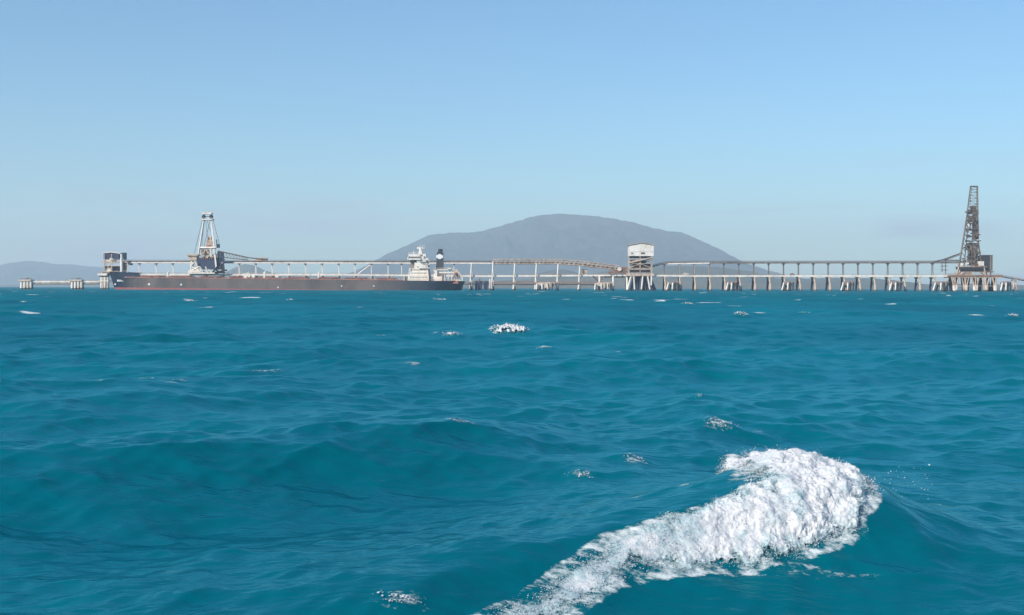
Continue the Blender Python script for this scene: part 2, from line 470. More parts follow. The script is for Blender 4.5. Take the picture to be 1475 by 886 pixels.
# whitecaps: photo x, y, width, height (px), label
CAPS = [
 (735, 476, 78, 17, 'largest of the distant white breaking crests, above the middle of the picture'),
 (653, 483, 34, 8, 'small ragged white crest just left of the largest distant breaking crest'),
 (1068, 453, 27, 8, 'small white crest in the distance right of centre, below the pier'),
 (993, 436, 25, 5, 'thin white crest close below the gabled tower of the pier'),
 (785, 501, 36, 5, 'thin pale foam line just below and right of the largest distant crest'),
 (663, 607, 62, 9, 'thin dotted foam line in the middle distance left of centre'),
 (1048, 613, 62, 22, 'slanting ragged foam crest right behind the big breaking wave'),
 (1108, 626, 24, 6, 'tiny foam fleck between the slanting crest and the big breaker'),
 (927, 668, 42, 20, 'small patch of bubbly foam left of the top of the big breaker'),
 (842, 689, 50, 12, 'line of small foam flecks left of the bubbly patch on the wave slope'),
 (380, 536, 58, 6, 'faint pair of foam streaks on the left in the middle distance'),
 (274, 432, 24, 4, 'thin white crest on the left close below the dark ship'),
 (418, 431, 12, 4, 'tiny white crest below the middle of the dark ship'),
 (636, 431, 26, 3, 'thin white crest below the white superstructure of the ship'),
 (1157, 451, 20, 4, 'faint thin crest right of the small distant white crest'),
 (1464, 455, 24, 5, 'small white crest at the right edge of the picture'),
 (1003, 570, 13, 6, 'tiny foam fleck alone on the water right of centre'),
 (578, 858, 110, 16, 'flat foam streaks at the bottom of the picture left of the big breaker'),
]
cap_pos = []
for px, py, w, h, lab in CAPS:
    u, v = hit(px, py + h * .3)
    k = v / F_PX
    cap_pos.append((u, v, k))
for (px, py, w, h, lab), (u, v, k) in zip(CAPS, cap_pos):
    if v > 15:
        BUMPS.append((u, v, w * k * .6, max(.5, h * k * 1.6), h * k * (.5 if v < 120 else .2)))

def poly_sd(px, py, poly):
    """signed distance to a polygon, positive inside"""
    poly = np.asarray(poly); d = np.full(px.shape, 1e9); ins = np.zeros(px.shape, bool)
    for (x0, y0), (x1, y1) in zip(poly, np.roll(poly, -1, 0)):
        ex, ey = x1 - x0, y1 - y0
        t = np.clip(((px - x0) * ex + (py - y0) * ey) / (ex * ex + ey * ey), 0, 1)
        d = np.minimum(d, np.hypot(px - x0 - t * ex, py - y0 - t * ey))
        c = ((y0 > py) != (y1 > py)) & (px < ex * (py - y0) / (ey if ey else 1e-9) + x0)
        ins ^= c
    return np.where(ins, d, -d)

# the big breaker: outline on the water surface (rest coordinates in metres)
OUT_PX = [(655, 905), (735, 866), (800, 826), (870, 772), (930, 752), (1000, 733), (1060, 708), (1076, 694), (1062, 686),
          (1046, 676), (1058, 664), (1082, 656), (1112, 652), (1150, 650), (1190, 655), (1232, 672), (1262, 696), (1268, 720),
          (1250, 742), (1248, 772), (1205, 792), (1140, 812), (1080, 826), (1020, 826), (950, 833), (895, 846), (860, 870), (815, 910)]
OUT = [hit(*p) for p in OUT_PX]


# distance rings (finer than a pixel) and angles (fine in front, coarse behind)
def build_sea():
    rr = [1.0]
    while rr[-1] < 13200:
        r = rr[-1]
        step = 0.0034 if r > 5 else 0.010
        if r < 900: pass
        elif r < 2500: step = .01
        else: step = .06
        rr.append(r * (1 + step))
    rr = np.array([.05] + rr)
    h1 = math.radians(31)
    fine = np.linspace(-h1, h1, 900)
    coarse = np.linspace(h1, 2 * math.pi - h1, 130)[1:-1]
    th = np.concatenate([fine, coarse])
    R_, T_ = np.meshgrid(rr, th, indexing='ij')
    u, v = R_ * np.sin(T_), R_ * np.cos(T_)
    sp = R_ * .0034
    sp[:, 900:] = np.maximum(sp[:, 900:], R_[:, 900:] * .045)
    x, y, z = surf(u, v, sp)
    # thin foam lace: on the crests near whitecaps, trailing streaks, flanks of the breaker
    foam = np.zeros_like(u)
    lat = perlin(u * .35, v * .9, u * 0 + 3.3)
    crest = sstep(.15, .40, z) * sstep(.32, .60, perlin(u * .20, v * .22, u * 0 + 7.7) + .09 * sstep(130, 200, R_))
    foam += crest * .80 * sstep(70, 110, R_)
    foam += .56 * sstep(.08, .28, z) * sstep(.18, .55, perlin(u * .5, v * .7, u * 0 + 4.4)) * sstep(12, 20, R_) * sstep(110, 60, R_)
    for (px, py, w, h, lab), (cu, cv, k) in zip(CAPS, cap_pos):
        a = np.exp(-((u - cu) / (w * k * .75)) ** 2 - ((v - cv) / max(.35, h * k * 2.5)) ** 2)
        foam = np.maximum(foam, .55 * a)
    # foot of the breaker and a trail beyond it
    yr = 10.25 + .62 * np.minimum(u, 3.0) + .25 * np.maximum(u - 3.0, 0) + .12 * np.sin(u * 1.3)
    t = (yr - v) * .88
    foam = np.maximum(foam, .56 * np.exp(-((u - 2.7) / 1.0) ** 2 - ((v - 10.55 - .18 * (u - 2.7)) / .22) ** 2))
    foam = np.maximum(foam, .53 * np.exp(-((u - 1.6) / 1.1) ** 2 - ((t + .75) / .10) ** 2) + .5 * np.exp(-((u - .4) / 1.0) ** 2 - ((t + .35) / .12) ** 2))
    reg = (np.abs(u - 1.8) < 4) & (np.abs(v - 10.8) < 3)
    if reg.any():
        so = poly_sd(u[reg], v[reg], OUT)
        st_ = perlin(u[reg] * 2.2, v[reg] * 5.0, u[reg] * 0 + 1.1)
        foam[reg] = np.maximum(foam[reg], (.60 + .14 * st_) * np.exp(-(np.maximum(-so, 0) / np.where(v[reg] > 10.25 + .62 * u[reg], .24, .06)) ** 2))
    (ax, ay), (bx_, by_) = hit(965, 702), hit(1075, 660)
    k_ = np.clip(((u - ax) * (bx_ - ax) + (v - ay) * (by_ - ay)) / ((bx_ - ax) ** 2 + (by_ - ay) ** 2), 0, 1)
    dd_ = np.hypot(u - ax - k_ * (bx_ - ax), v - ay - k_ * (by_ - ay))
    foam = np.maximum(foam, (.40 + .32 * k_) * np.exp(-(dd_ / (.07 + .16 * k_)) ** 2))
    foam = np.maximum(foam, .47 * np.exp(-((u + .9) / .5) ** 2 - ((v - 9.6) / .25) ** 2))
    P = np.stack([x, y, z], -1)
    o = grid_mesh('sea', P, M_SEA, attrs={'foam': foam}, wrap=True)
    tag(o, kind='structure')
build_sea()

# ------------------------------------------------------------------ foam
ICO = None
def ico():
    t = (1 + 5 ** .5) / 2
    v = np.array([(-1,t,0),(1,t,0),(-1,-t,0),(1,-t,0),(0,-1,t),(0,1,t),(0,-1,-t),(0,1,-t),(t,0,-1),(t,0,1),(-t,0,-1),(-t,0,1)], float)
    v /= np.linalg.norm(v[0])
    f = np.array([(0,11,5),(0,5,1),(0,1,7),(0,7,10),(0,10,11),(1,5,9),(5,11,4),(11,10,2),(10,7,6),(7,1,8),(3,9,4),(3,4,2),(3,2,6),(3,6,8),(3,8,9),(4,9,5),(2,4,11),(6,2,10),(8,6,7),(9,8,1)])
    return v, f
def add_drops(o, C, R):
    """append small round drops to the foam mesh o"""
    import bmesh
    v, f = ico()
    n = len(C)
    sq = RNG.uniform(.6, 1.4, (n, 1, 3))
    V = (C[:, None, :] + v[None] * R[:, None, None] * sq).reshape(-1, 3)
    Fc = (f[None] + (np.arange(n) * 12)[:, None, None]).reshape(-1, 3)
    me = o.data; nv, nl, npoly = len(me.vertices), len(me.loops), len(me.polygons)
    co = np.empty(nv * 3, np.float32); me.vertices.foreach_get('co', co)
    li = np.empty(nl, np.int32); me.loops.foreach_get('vertex_index', li)
    th = np.zeros(nv, np.float32)
    if 'thin' in me.attributes: me.attributes['thin'].data.foreach_get('value', th)
    m2 = bpy.data.meshes.new(me.name)
    m2.vertices.add(nv + len(V)); m2.vertices.foreach_set('co', np.concatenate([co, V.astype(np.float32).ravel()]))
    m2.loops.add(nl + Fc.size); m2.loops.foreach_set('vertex_index', np.concatenate([li, (Fc + nv).astype(np.int32).ravel()]))
    m2.polygons.add(npoly + len(Fc))
    m2.polygons.foreach_set('loop_start', np.concatenate([np.arange(npoly) * 4, nl + np.arange(len(Fc)) * 3]).astype(np.int32))
    m2.polygons.foreach_set('loop_total', np.concatenate([np.full(npoly, 4), np.full(len(Fc), 3)]).astype(np.int32))
    m2.update(calc_edges=True)
    m2.polygons.foreach_set('use_smooth', np.ones(npoly + len(Fc), bool))
    a = m2.attributes.new('thin', 'FLOAT', 'POINT'); a.data.foreach_set('value', np.concatenate([th, np.zeros(len(V), np.float32)]))
    m2.materials.append(M_FOAM); o.data = m2; bpy.data.meshes.remove(me)

def main_foam():
    ox = [p[0] for p in OUT]; oy = [p[1] for p in OUT]
    h = .0065
    us = np.arange(min(ox) - .2, max(ox) + .25, h); vs = np.arange(min(oy) - .25, max(oy) + .3, h)
    U, V = np.meshgrid(us, vs, indexing='ij')
    sd = poly_sd(U, V, OUT)
    x, y, z = surf(U, V, .02)
    e = .03
    x1, y1, z1 = surf(U + e, V, .02); x2, y2, z2 = surf(U, V + e, .02)
    nrm = np.cross(np.stack([x1 - x, y1 - y, z1 - z], -1), np.stack([x2 - x, y2 - y, z2 - z], -1))
    nrm /= np.linalg.norm(nrm, axis=-1, keepdims=True)
    n1 = fbm(x * 3.2, y * 3.2, z * 3.2, 3)
    n2 = 1 - np.abs(fbm(x * 8, y * 8, z * 8 + 3, 3)) * 1.5
    n3 = 1 - np.abs(perlin(x * 26, y * 26, z * 26 + 1)) * 1.6
    n4 = fbm(x * 55, y * 55, z * 55, 2)
    lace = fbm(x * 11, y * 11, z * 11 + 9, 4, .65)
    sdn = sd + .07 * n1 + .06 * lace
    body = sstep(0, .25, sdn)
    big = np.interp(U, [-.5, .8, 1.8, 2.8, 3.4, 4], [.15, .3, .75, 1.2, 1.15, .8])
    bil = np.abs(fbm(x * 5, y * 5, z * 5 + 3, 2)); bil2 = np.abs(perlin(x * 16, y * 16, z * 16 + 1)); bil3 = np.abs(perlin(x * 38, y * 38, z * 38 + 1))
    yr = 10.25 + .62 * np.minimum(U, 3.0) + .25 * np.maximum(U - 3.0, 0) + .12 * np.sin(U * 1.3)
    tt = (yr - V) * .88
    up = sstep(.1, -.35, tt) * sstep(3.0, 1.6, U)
    arm = sstep(.15, -.3, tt) * sstep(2.7, 1.9, U)
    n0 = fbm(x * 1.5 + 5, y * 1.5, z * 1.5, 2)
    sm = perlin(x * 7, y * 7, z * 7 + 3)
    sm2 = perlin(x * 15, y * 15, z * 15 + 3); sm3 = perlin(x * 34, y * 34, z * 34)
    soft = np.clip(.5 + .9 * n0, 0, 1)                  # calmer and rougher patches
    thick = body * (.065 + .045 * n1 + .018 * sm + (.005 + .012 * soft) * sm2 + (.003 + .008 * soft) * sm3 + .004 * soft * n4) * big * (1 - .7 * arm) + .003
    # near the thin left end the foam breaks up in lace
    hv = lace - np.interp(sdn, [-.02, .05, .16, .3], [-.10, .35, .75, 1.6])
    thick = np.where(sdn > 0, thick, sdn * .7) - sstep(-.06, .12, hv) * .075
    keepv = thick > -.035
    P = np.stack([x, y, z], -1) + nrm * thick[..., None]
    jit = np.stack([fbm(x * 9 + 3, y * 9, z * 9, 3), fbm(x * 9, y * 9 + 7, z * 9, 3), fbm(x * 9, y * 9, z * 9 + 5, 3)], -1)
    P += jit * (.012 * body * big)[..., None]
    keep = keepv[:-1, :-1] & keepv[1:, :-1] & keepv[:-1, 1:] & keepv[1:, 1:]
    thin = np.clip(1 - sstep(-.01, .22, sdn), 0, 1) * .95 + .50 * sstep(-.05, .5, -n0 + .3 * lace) + .50 * arm + .38 * sstep(.0, .45, perlin(U * 4.5 + tt * 1.5, tt * 1.3, U * 0 + 6.6)) * sstep(.6, .1, sd) + .5 * sstep(-.25, .1, hv) + .6 * up * sstep(.5, .05, sd + .1 * n1)
    thin += .25 * sstep(1.0, -.4, U) * sstep(-.2, .5, lace)
    thin = np.clip(thin, 0, 1.15)
    o = grid_mesh('breaking_wave_foam', P, M_FOAM, keep=keep, attrs={'thin': thin})
    tag(o, 'large mass of white churning foam spilling down the breaking wave in the foreground', 'foam', kind='stuff')
    # drops: along the crest and round the ragged edges
    edge = (sdn > 0) & (sdn < .07)
    ii = np.argwhere(edge); pick = ii[RNG.integers(0, len(ii), 9000)]
    C = P[pick[:, 0], pick[:, 1]].copy()
    right = np.clip((C[:, 0] - 1.2) / 1.8, .015, 1)
    sel = RNG.random(len(C)) < right; C = C[sel]; right = right[sel]
    C += RNG.normal(0, 1, C.shape) * np.array([.03, .02, .012]) * right[:, None]
    C[:, 2] += RNG.exponential(.022, len(C)) * right
    R = RNG.exponential(.0012, len(C)) + .0008
    ii = np.argwhere(sdn > .02); pick = ii[RNG.integers(0, len(ii), 27000)]
    C2 = P[pick[:, 0], pick[:, 1]].copy() + RNG.normal(0, .006, (27000, 3))
    R2 = RNG.uniform(.0015, .0052, len(C2)) * (.6 + .6 * RNG.random(len(C2)))
    # spray thrown off to the right
    n = 70
    C3 = np.stack([RNG.normal(4.0, .14, n), RNG.normal(12.2, .2, n), RNG.uniform(.35, .72, n)], -1)
    R3 = RNG.exponential(.0018, n) + .001
    add_drops(o, np.concatenate([C, C2, C3]), np.concatenate([R, R2, R3]))
main_foam()

def cap_foam(i):
    px, py, w, h, lab = CAPS[i]; cu, cv, k = cap_pos[i]
    L, D = w * k * .5, max(h * k * 1.5, .12)
    res = max(k * .55, .006)
    nu = int(min(260, 2.4 * L / res)); nv = int(min(160, max(14, 2.6 * D / (res * 2.2))))
    U, V = np.meshgrid(cu + np.linspace(-1.2 * L, 1.2 * L, nu), cv + np.linspace(-1.3 * D, 1.3 * D, nv), indexing='ij')
    x, y, z = surf(U, V, max(.02, cv * .0034))
    a, b = (U - cu) / L, (V - cv) / D
    b = b - .5 * np.sin(a * 2.1 + i) * (.6 if h > 6 else .2)
    if i == 6: b = b + .3 * a
    e = 1 - a * a - b * b
    s = 1 / max(L * .28, .05)
    s2 = s * 3.2
    if i in (4, 5, 7, 8, 9, 10, 14, 16, 17) and cv < 60: n = fbm(U * s * .5, V * s * 1.6, U * 0 + i, 4, .62)
    else: n = fbm(U * s, V * s * 1.2, U * 0 + i, 4, .62)
    n2 = fbm(U * s2, V * s2, U * 0 + i + 20, 3, .6)
    flat = i in (4, 5, 6, 7, 8, 9, 10, 14, 16, 17)
    m = e + n * .9 + n2 * .5 - (.55 if not flat else .85)
    if flat: m = e * .75 + n * .7 - .42 + (.30 - 1.5 * np.abs(n2))
    m2 = np.clip(m, 0, 1)
    hh = h * k * ((.30 if cv < 120 else .14) if not flat else .08)
    zz = z + np.sqrt(m2) * hh * (.7 + .6 * n2) + .012
    kv = m > 0
    keep = kv[:-1, :-1] & kv[1:, :-1] & kv[:-1, 1:] & kv[1:, 1:]
    if keep.sum() < 12:
        kv = m > np.percentile(m, 80); keep = kv[:-1, :-1] & kv[1:, :-1] & kv[:-1, 1:] & kv[1:, 1:]
    P = np.stack([x, y, zz], -1)
    o = grid_mesh('whitecap', P, M_FOAM, keep=keep, attrs={'thin': np.clip((1 - m2 * 1.6) * (.8 if not flat else .95), 0, 1)})
    tag(o, lab, 'whitecap', 'whitecaps scattered over the sea')
    ii = np.argwhere(kv)
    if len(ii):
        nd = int(20 + w * 2.2 if cv < 120 else w * 2)
        nd = (2 if i == 17 else nd // 5) if flat and i != 6 else nd
        pick = ii[RNG.integers(0, len(ii), nd)]
        C = P[pick[:, 0], pick[:, 1]] + RNG.normal(0, 1, (nd, 3)) * np.array([L * .05, D * .08, hh * .18 + k * .4])
        C[:, 2] = np.maximum(C[:, 2], z[pick[:, 0], pick[:, 1]])
        add_drops(o, C, RNG.uniform(.2, .7, nd) * k * (.6 if cv < 40 else .8))
for i in range(len(CAPS)): cap_foam(i)

# ------------------------------------------------------------------ hills
def hill(name, prof, Y, depth, mat, seed, nx=320, ny=90, rough=.17):
    xs_ = np.array([at(p[0], 414, Y).x for p in prof]); zs_ = np.array([max(-2., at(p[0], p[1], Y).z) for p in prof])
    xs = np.linspace(xs_[0], xs_[-1], nx); zp = np.interp(xs, xs_, zs_)
    ker = np.exp(-np.linspace(-2, 2, 9) ** 2); ker /= ker.sum()
    zp = np.convolve(np.pad(zp, 4, mode='edge'), ker, 'valid')
    ts = np.linspace(-1, 1, ny)
    Xg, T = np.meshgrid(xs, ts, indexing='ij')
    n = fbm(Xg / depth * 4 + seed, T * 3, Xg * 0 + seed, 5, .55)
    shape = np.clip(1 - np.abs(T) ** 1.35, 0, 1)
    zz = zp[:, None] * shape * (1 - rough * 2.2 * np.abs(n) * np.clip(np.abs(T) * 3, 0, 1))
    zz += zp[:, None] * .012 * fbm(Xg / depth * 40, T * 30, Xg * 0, 3) * shape
    zz = np.where(np.abs(T) > .995, -1.0, np.maximum(zz, -.9)); zz[0, :] = -1.; zz[-1, :] = -1.
    P = np.stack([Xg, Y + T * depth, zz], -1)
    o = grid_mesh(name, P, mat); tag(o, kind='structure'); return o
hill('mountain', [(500, 400), (515, 392), (540, 377), (560, 365), (590, 352), (620, 337.5), (650, 335.5), (672, 335), (690, 333.5), (712, 327.5), (740, 320),
     (762, 313), (785, 309), (812, 308), (850, 310.5), (888, 315.5), (911, 320), (935, 327), (960, 332.5), (976, 333.5), (984, 335), (1000, 343), (1030, 357.5),
     (1054, 372.5), (1084, 385), (1120, 396), (1170, 404), (1200, 411)], 10300, 2200, mat_forest('bush_covered_mountain', (.025, .045, .055), (.05, .06, .065), .008), 1.0)
hill('hill', [(760, 404), (775, 394), (795, 389), (813, 387.5), (828, 392), (845, 396), (870, 391), (895, 386), (930, 385), (965, 383.5), (1000, 383.5), (1030, 384.5),
     (1060, 388.5), (1083, 391), (1090, 398), (1120, 402), (1160, 401.5), (1200, 400), (1262, 401), (1280, 407), (1330, 409.5), (1400, 408.5), (1475, 411), (1560, 413)],
     5600, 1000, mat_forest('dry_scrub_hill', (.05, .06, .045), (.10, .095, .07), .02), 5.0, rough=.07)
hill('coastal_hill', [(668, 413), (690, 407), (740, 403), (800, 401.5), (850, 400), (900, 402), (960, 405), (1010, 404), (1060, 407), (1110, 411), (1150, 414)],
     4700, 400, mat_forest('coastal_scrub', (.08, .075, .045), (.15, .13, .09), .03), 8.0)
hill('hill', [(316, 404), (328, 395), (342, 384), (353, 380), (366, 382), (380, 389), (400, 395), (450, 397), (520, 399), (600, 404), (640, 412)], 8000, 800,
     mat_forest('distant_scrub_hill', (.07, .075, .04), (.11, .10, .06), .02), 3.0)
hill('mountain', [(-120, 396), (-60, 388), (0, 382), (20, 378), (42, 375.5), (60, 377), (80, 380.5), (100, 380.5), (125, 383.5), (150, 385), (170, 392), (195, 402), (230, 411)],
     11900, 1400, mat_forest('far_bush_mountain', (.025, .045, .055), (.045, .055, .06), .008), 11.0)
hill('coastal_hill', [(-60, 410), (0, 411), (60, 408), (110, 405), (150, 402), (190, 404), (230, 409), (260, 413)], 8400, 500,
     mat_forest('low_scrub', (.06, .065, .04), (.1, .095, .06), .02), 12.0)

# ------------------------------------------------------------------ haze
hz = MB(); hz.box(-13600, 13600, -13600, 13600, -4.0, 640)
mh = bpy.data.materials.new('sea_air'); mh.use_nodes = True
t = mh.node_tree
t.nodes.remove(t.nodes['Principled BSDF'])
pv = t.nodes.new('ShaderNodeVolumePrincipled')
pv.inputs['Color'].default_value = (.86, .94, 1.0, 1)
pv.inputs['Density'].default_value = 0.000105
pv.inputs['Anisotropy'].default_value = 0.1
t.links.new(pv.outputs[0], t.nodes['Material Output'].inputs['Volume'])
ho = hz.build('haze', mh); tag(ho, kind='stuff')

# ------------------------------------------------------------------ the bulk carrier
YS, BEAM = 985.0, 45.0
YC = YS + BEAM / 2
XB, XSN = X(157.5, YC), X(667, YS)
LS = XSN - XB
def deck_z(x):
    f = (x - XB) / LS
    return Z(200, 400.3, YS) + (Z(660, 405.2, YS) - Z(200, 400.3, YS)) * (f - .08)
ship = thing('bulk_carrier', 'long dark laden bulk carrier with white superstructure moored along the pier', 'ship', (XB + LS / 2, YC, 0))
def build_hull():
    st = []
    n = 60
    for i in range(n + 1):
        f = i / n
        f = f ** 1.0
        x = XB + LS * f
        # half breadth at deck and waterline
        bow = min(1, max(0, f) / .085); aft = min(1, (1 - f) / .05)
        hb_d = BEAM / 2 * (1 - (1 - min(1, f / .07)) ** 2.2) ** .5 * (0.80 + .20 * min(1, (1 - f) / .06))
        hb_w = BEAM / 2 * (1 - (1 - min(1, f / .11)) ** 1.8) ** .6 * (0.62 + .38 * min(1, (1 - f) / .09))
        zd = deck_z(x)
        if f < .052: zd += 4.9
        elif f < .068: zd += 4.9 * (1 - (f - .052) / .016)
        xw = x + 4.5 * (1 - min(1, f / .05)) - (3.0 * max(0, 1 - (1 - f) / .03))
        sec = [(xw, YC, -4), (xw, YC - hb_w * .98, -4), (xw, YC - hb_w, 0), (x + (xw - x) * .45, YC - (hb_w * .45 + hb_d * .55), zd * .55), (x, YC - hb_d, zd)]
        sec += [(a, 2 * YC - b_, c) for a, b_, c in reversed(sec[1:])]
        st.append(sec)
    m = len(st[0]); mb = MB(); vs = [p for s in st for p in s]; fs = []
    for i in range(n):
        for j in range(m):
            a, b_ = i * m + j, i * m + (j + 1) % m
            fs.append((a, b_, b_ + m, a + m))
    fs.append(tuple(range(m))); fs.append(tuple(n * m + j for j in range(m - 1, -1, -1)))
    mb.add(vs, fs)
    return mb
hull = build_hull().build('hull', mat_hull(XB, XSN, 2.0, -.6), ship)
# deck and gunwale strip, red-brown
mb = MB()
mb.box(XB + LS * .07, XSN - 4, YS + 3, YS + BEAM - 3, deck_z(XSN) - 2, deck_z(XSN) + .25)
for k in range(20):
    f0, f1 = .07 + .045 * k, .07 + .045 * (k + 1)
    if f1 > .86: break
    mb.beam((XB + LS * f0, YS + .9, deck_z(XB + LS * f0) + .2), (XB + LS * f1, YS + .9, deck_z(XB + LS * f1) + .2), .6)
mb.build('deck', M['deckred'], ship)
mb = MB()
mb.rail((XB + LS * .07, YS + 1.2, deck_z(XB) + .2), (XSN - 2, YS + 1.2, deck_z(XSN) + .2), 1.1, 6, .11)
mb.rail((XB + 4, YS + 14, deck_z(XB) + 4.4), (XB + LS * .05, YS + 3, deck_z(XB) + 4.4), 1.1, 3, .1)
mb.build('railing', M['steel'], ship)
# name strokes on the bow, draught marks along the side (too blurred in the photo to read)
mb = MB(); px = 166.8
rz = random.Random(2)
while px < 178.5:
    w = rz.uniform(.7, 1.3); hgt = rz.uniform(1.3, 1.9)
    f = (X(px, YS) - XB) / LS
    zc = Z(px, 404.2, YS)
    hbd = BEAM / 2 * (1 - (1 - min(1, f / .07)) ** 2.2) ** .5 * .985; hbw = BEAM / 2 * (1 - (1 - min(1, f / .11)) ** 1.8) ** .6
    yy = YC - (hbw * .42 + hbd * .58) - .25
    mb.box(X(px, YS), X(px + w * .8, YS), yy, yy + .5, zc - hgt * .45, zc + hgt * .45)
    px += w + .35
mb.build('bow_name', M['logo'], ship)
mb = MB()
for px, py, r in ((162.8, 409.5, .7), (179.6, 399.8, .6), (214.7, 409.5, .9), (261, 410, .75), (400.5, 414, .6), (492, 412, .55), (538.5, 412, .55)):
    xx, zz = X(px, YS), Z(px, py, YS)
    f = (xx - XB) / LS
    hbw = BEAM / 2 * (1 - (1 - min(1, f / .11)) ** 1.8) ** .6
    hbd = BEAM / 2 * (1 - (1 - min(1, f / .07)) ** 2.2) ** .5
    yy = YC - min(hbw, hbd) - .12 if f > .09 else YC - (hbw * .6 + hbd * .4) - .2
    mb.tube((xx, yy - .1, zz), (xx, yy + .5, zz), r, n=10)
mb.each('hull_mark', M['logo'], hull)
# hatches
for k in range(9):
    x0 = X(196 + k * 42.8, YS) ; x1 = x0 + 15.2
    zd = deck_z((x0 + x1) / 2)
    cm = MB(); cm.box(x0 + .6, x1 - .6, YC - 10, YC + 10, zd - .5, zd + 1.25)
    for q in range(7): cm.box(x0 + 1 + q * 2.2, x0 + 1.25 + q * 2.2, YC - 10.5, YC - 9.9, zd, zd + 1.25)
    co = cm.build('hatch_coaming', M['rubber_and_shade'], ship, origin=(x0, YC, zd))  # black colour paints in the shaded gaps below the hatch covers
    cv = MB()
    cv.box(x0, x1, YC - 10.6, YC + 10.6, zd + 1.27, zd + 2.05)
    for q in range(5): cv.box(x0 + 1.2 + q * 3.1, x0 + 1.6 + q * 3.1, YC - 10.7, YC + 10.7, zd + 2.05, zd + 2.25)
    cv.build('hatch_cover', M['hatch'], co, origin=(x0, YC, zd))
# deck vents, plus black boxes standing in for the shaded gaps between hatches
rz = random.Random(5)
vents, shade_boxes = MB(), MB()
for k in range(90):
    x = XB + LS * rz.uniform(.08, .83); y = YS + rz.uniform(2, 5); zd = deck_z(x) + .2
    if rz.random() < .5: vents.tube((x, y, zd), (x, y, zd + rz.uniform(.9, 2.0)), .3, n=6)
    else: shade_boxes.box(x, x + rz.uniform(1.5, 6.5), y, y + 1, zd, zd + rz.uniform(.7, 1.5))
vents.each('deck_vent', M['coal'], ship); shade_boxes.each('deck_shade_box', M['rubber_and_shade'], ship)
for px, py, w, h in ((242, 392, 1.2, 3), (356, 394, 5.4, 5.0), (381, 392, 1.8, 3.6), (459, 393, 1.3, 2.6), (399, 397, 3, 1.6), (365, 397, 2.4, 2.4)):
    gear = MB(); xx = X(px, YS + 6); gear.box(xx - w / 2, xx + w / 2, YS + 5, YS + 7, deck_z(xx), Z(px, py, YS + 6)); gear.tube((xx, YS + 6, Z(px, py, YS + 6)), (xx + 1.5, YS + 6, Z(px, py, YS + 6) + 1.4), .25)
    gear.build('mooring_winch', M['cream'], ship)
mb = MB()                                    # foremast
xx = X(171, YS); mb.tube((xx, YC, deck_z(xx) + 4), (xx, YC, deck_z(xx) + 13), .5, .25); mb.beam((xx - 1.6, YC, deck_z(xx) + 11), (xx + 1.6, YC, deck_z(xx) + 11), .2)
mb.build('foremast', M['cream'], ship)
# superstructure
YA = YS + 7
def zz_(py): return Z(600, py, YA)
def xx_(px): return X(px, YA)
dk = MB(); dk.box(xx_(588.5), xx_(617.5), YA, YA + 31, zz_(405.8), zz_(396))
dk.box(xx_(590.3), xx_(616.8), YA + .8, YA + 30, zz_(396), zz_(391.3))
dk.box(xx_(591.2), xx_(616.3), YA + 1.6, YA + 29, zz_(391.3), zz_(386.6))
house = dk.build('deckhouse', M['cream'], ship)
up = MB()
up.box(xx_(596.5), xx_(615.8), YA + 1.7, YA + 28, zz_(386.6), zz_(381.8))
up.box(xx_(596.5), xx_(614.5), YA + 1.8, YA + 27.5, zz_(381.8), zz_(377.4))
up.prism([(xx_(600), zz_(377.4)), (xx_(614), zz_(377.4)), (xx_(609.5), zz_(369)), (xx_(601), zz_(369))], YA + .9, YA + 27)
up.prism([(xx_(600.5), zz_(375)), (xx_(616), zz_(386.6)), (xx_(603.5), zz_(386.6))], YA + .4, YA + 1.65)
up.build('accommodation_block', M['white'], house)
sh = MB(); sh.box(xx_(590.5), xx_(596.4), YA + 4, YA + 27, zz_(386.4), zz_(374.6)); sh.build('shaded_accommodation_front', M['brown'], house)  # brown stands in for the shade under the bridge overhang
br = MB()
br.box(xx_(587.2), xx_(606), YA - .6, YA + 32, zz_(374.4), zz_(372.2))          # bridge deck with wings
br.box(xx_(588.5), xx_(605), YA - .2, YA + 31, zz_(369.6), zz_(366.2))
br.box(xx_(586.9), xx_(588.4), YA - .9, YA + 2, zz_(374.4), zz_(370.0))
for q in range(9): br.box(xx_(588.9 + q * 2), xx_(589.3 + q * 2), YA - .25, YA + 30, zz_(372.2), zz_(369.6))
br.rail((xx_(588.5), YA, zz_(366.2)), (xx_(605), YA, zz_(366.2)), 1.3, 2, .18)
for py in (376, 381, 386.5):
    br.box(xx_(612), xx_(619), YA + 1, YA + 9, zz_(py), zz_(py - .9))
br.box(xx_(608.5), xx_(613.5), YA + 2, YA + 8, zz_(369.5), zz_(365.6))
br.box(xx_(612.5), xx_(616.8), YA + 1, YA + 8, zz_(376), zz_(371.6))
br.build('bridge', M['white'], ship)
wn = MB(); wn.box(xx_(588.7), xx_(604.8), YA + .1, YA + 30, zz_(371.9), zz_(369.7))
for py, a, b_ in ((399.2, 591, 615), (393.4, 592, 615), (388.6, 594, 614)):
    p = a
    while p < b_:
        wn.box(xx_(p), xx_(p + .8), YA - .1 + (0 if py > 396 else .8 if py > 391 else 1.5), YA + 2, zz_(py + .9), zz_(py - .6)); p += 2.1
for py, a, b_ in ((384, 601, 614), (379.5, 602, 612)):
    p = a
    while p < b_:
        wn.box(xx_(p), xx_(p + .7), YA + .85, YA + 4, zz_(py + .7), zz_(py - .5)); p += 2.4
wn.each('window', M['glass'], house)
ms = MB()
ms.prism([(xx_(600.6), zz_(366.3)), (xx_(606.8), zz_(366.3)), (xx_(604.6), zz_(356)), (xx_(602.6), zz_(356))], YA + 12, YA + 14)
ms.tube((xx_(603.4), YA + 13, zz_(357)), (xx_(603.2), YA + 13, zz_(351.8)), .35, .15)
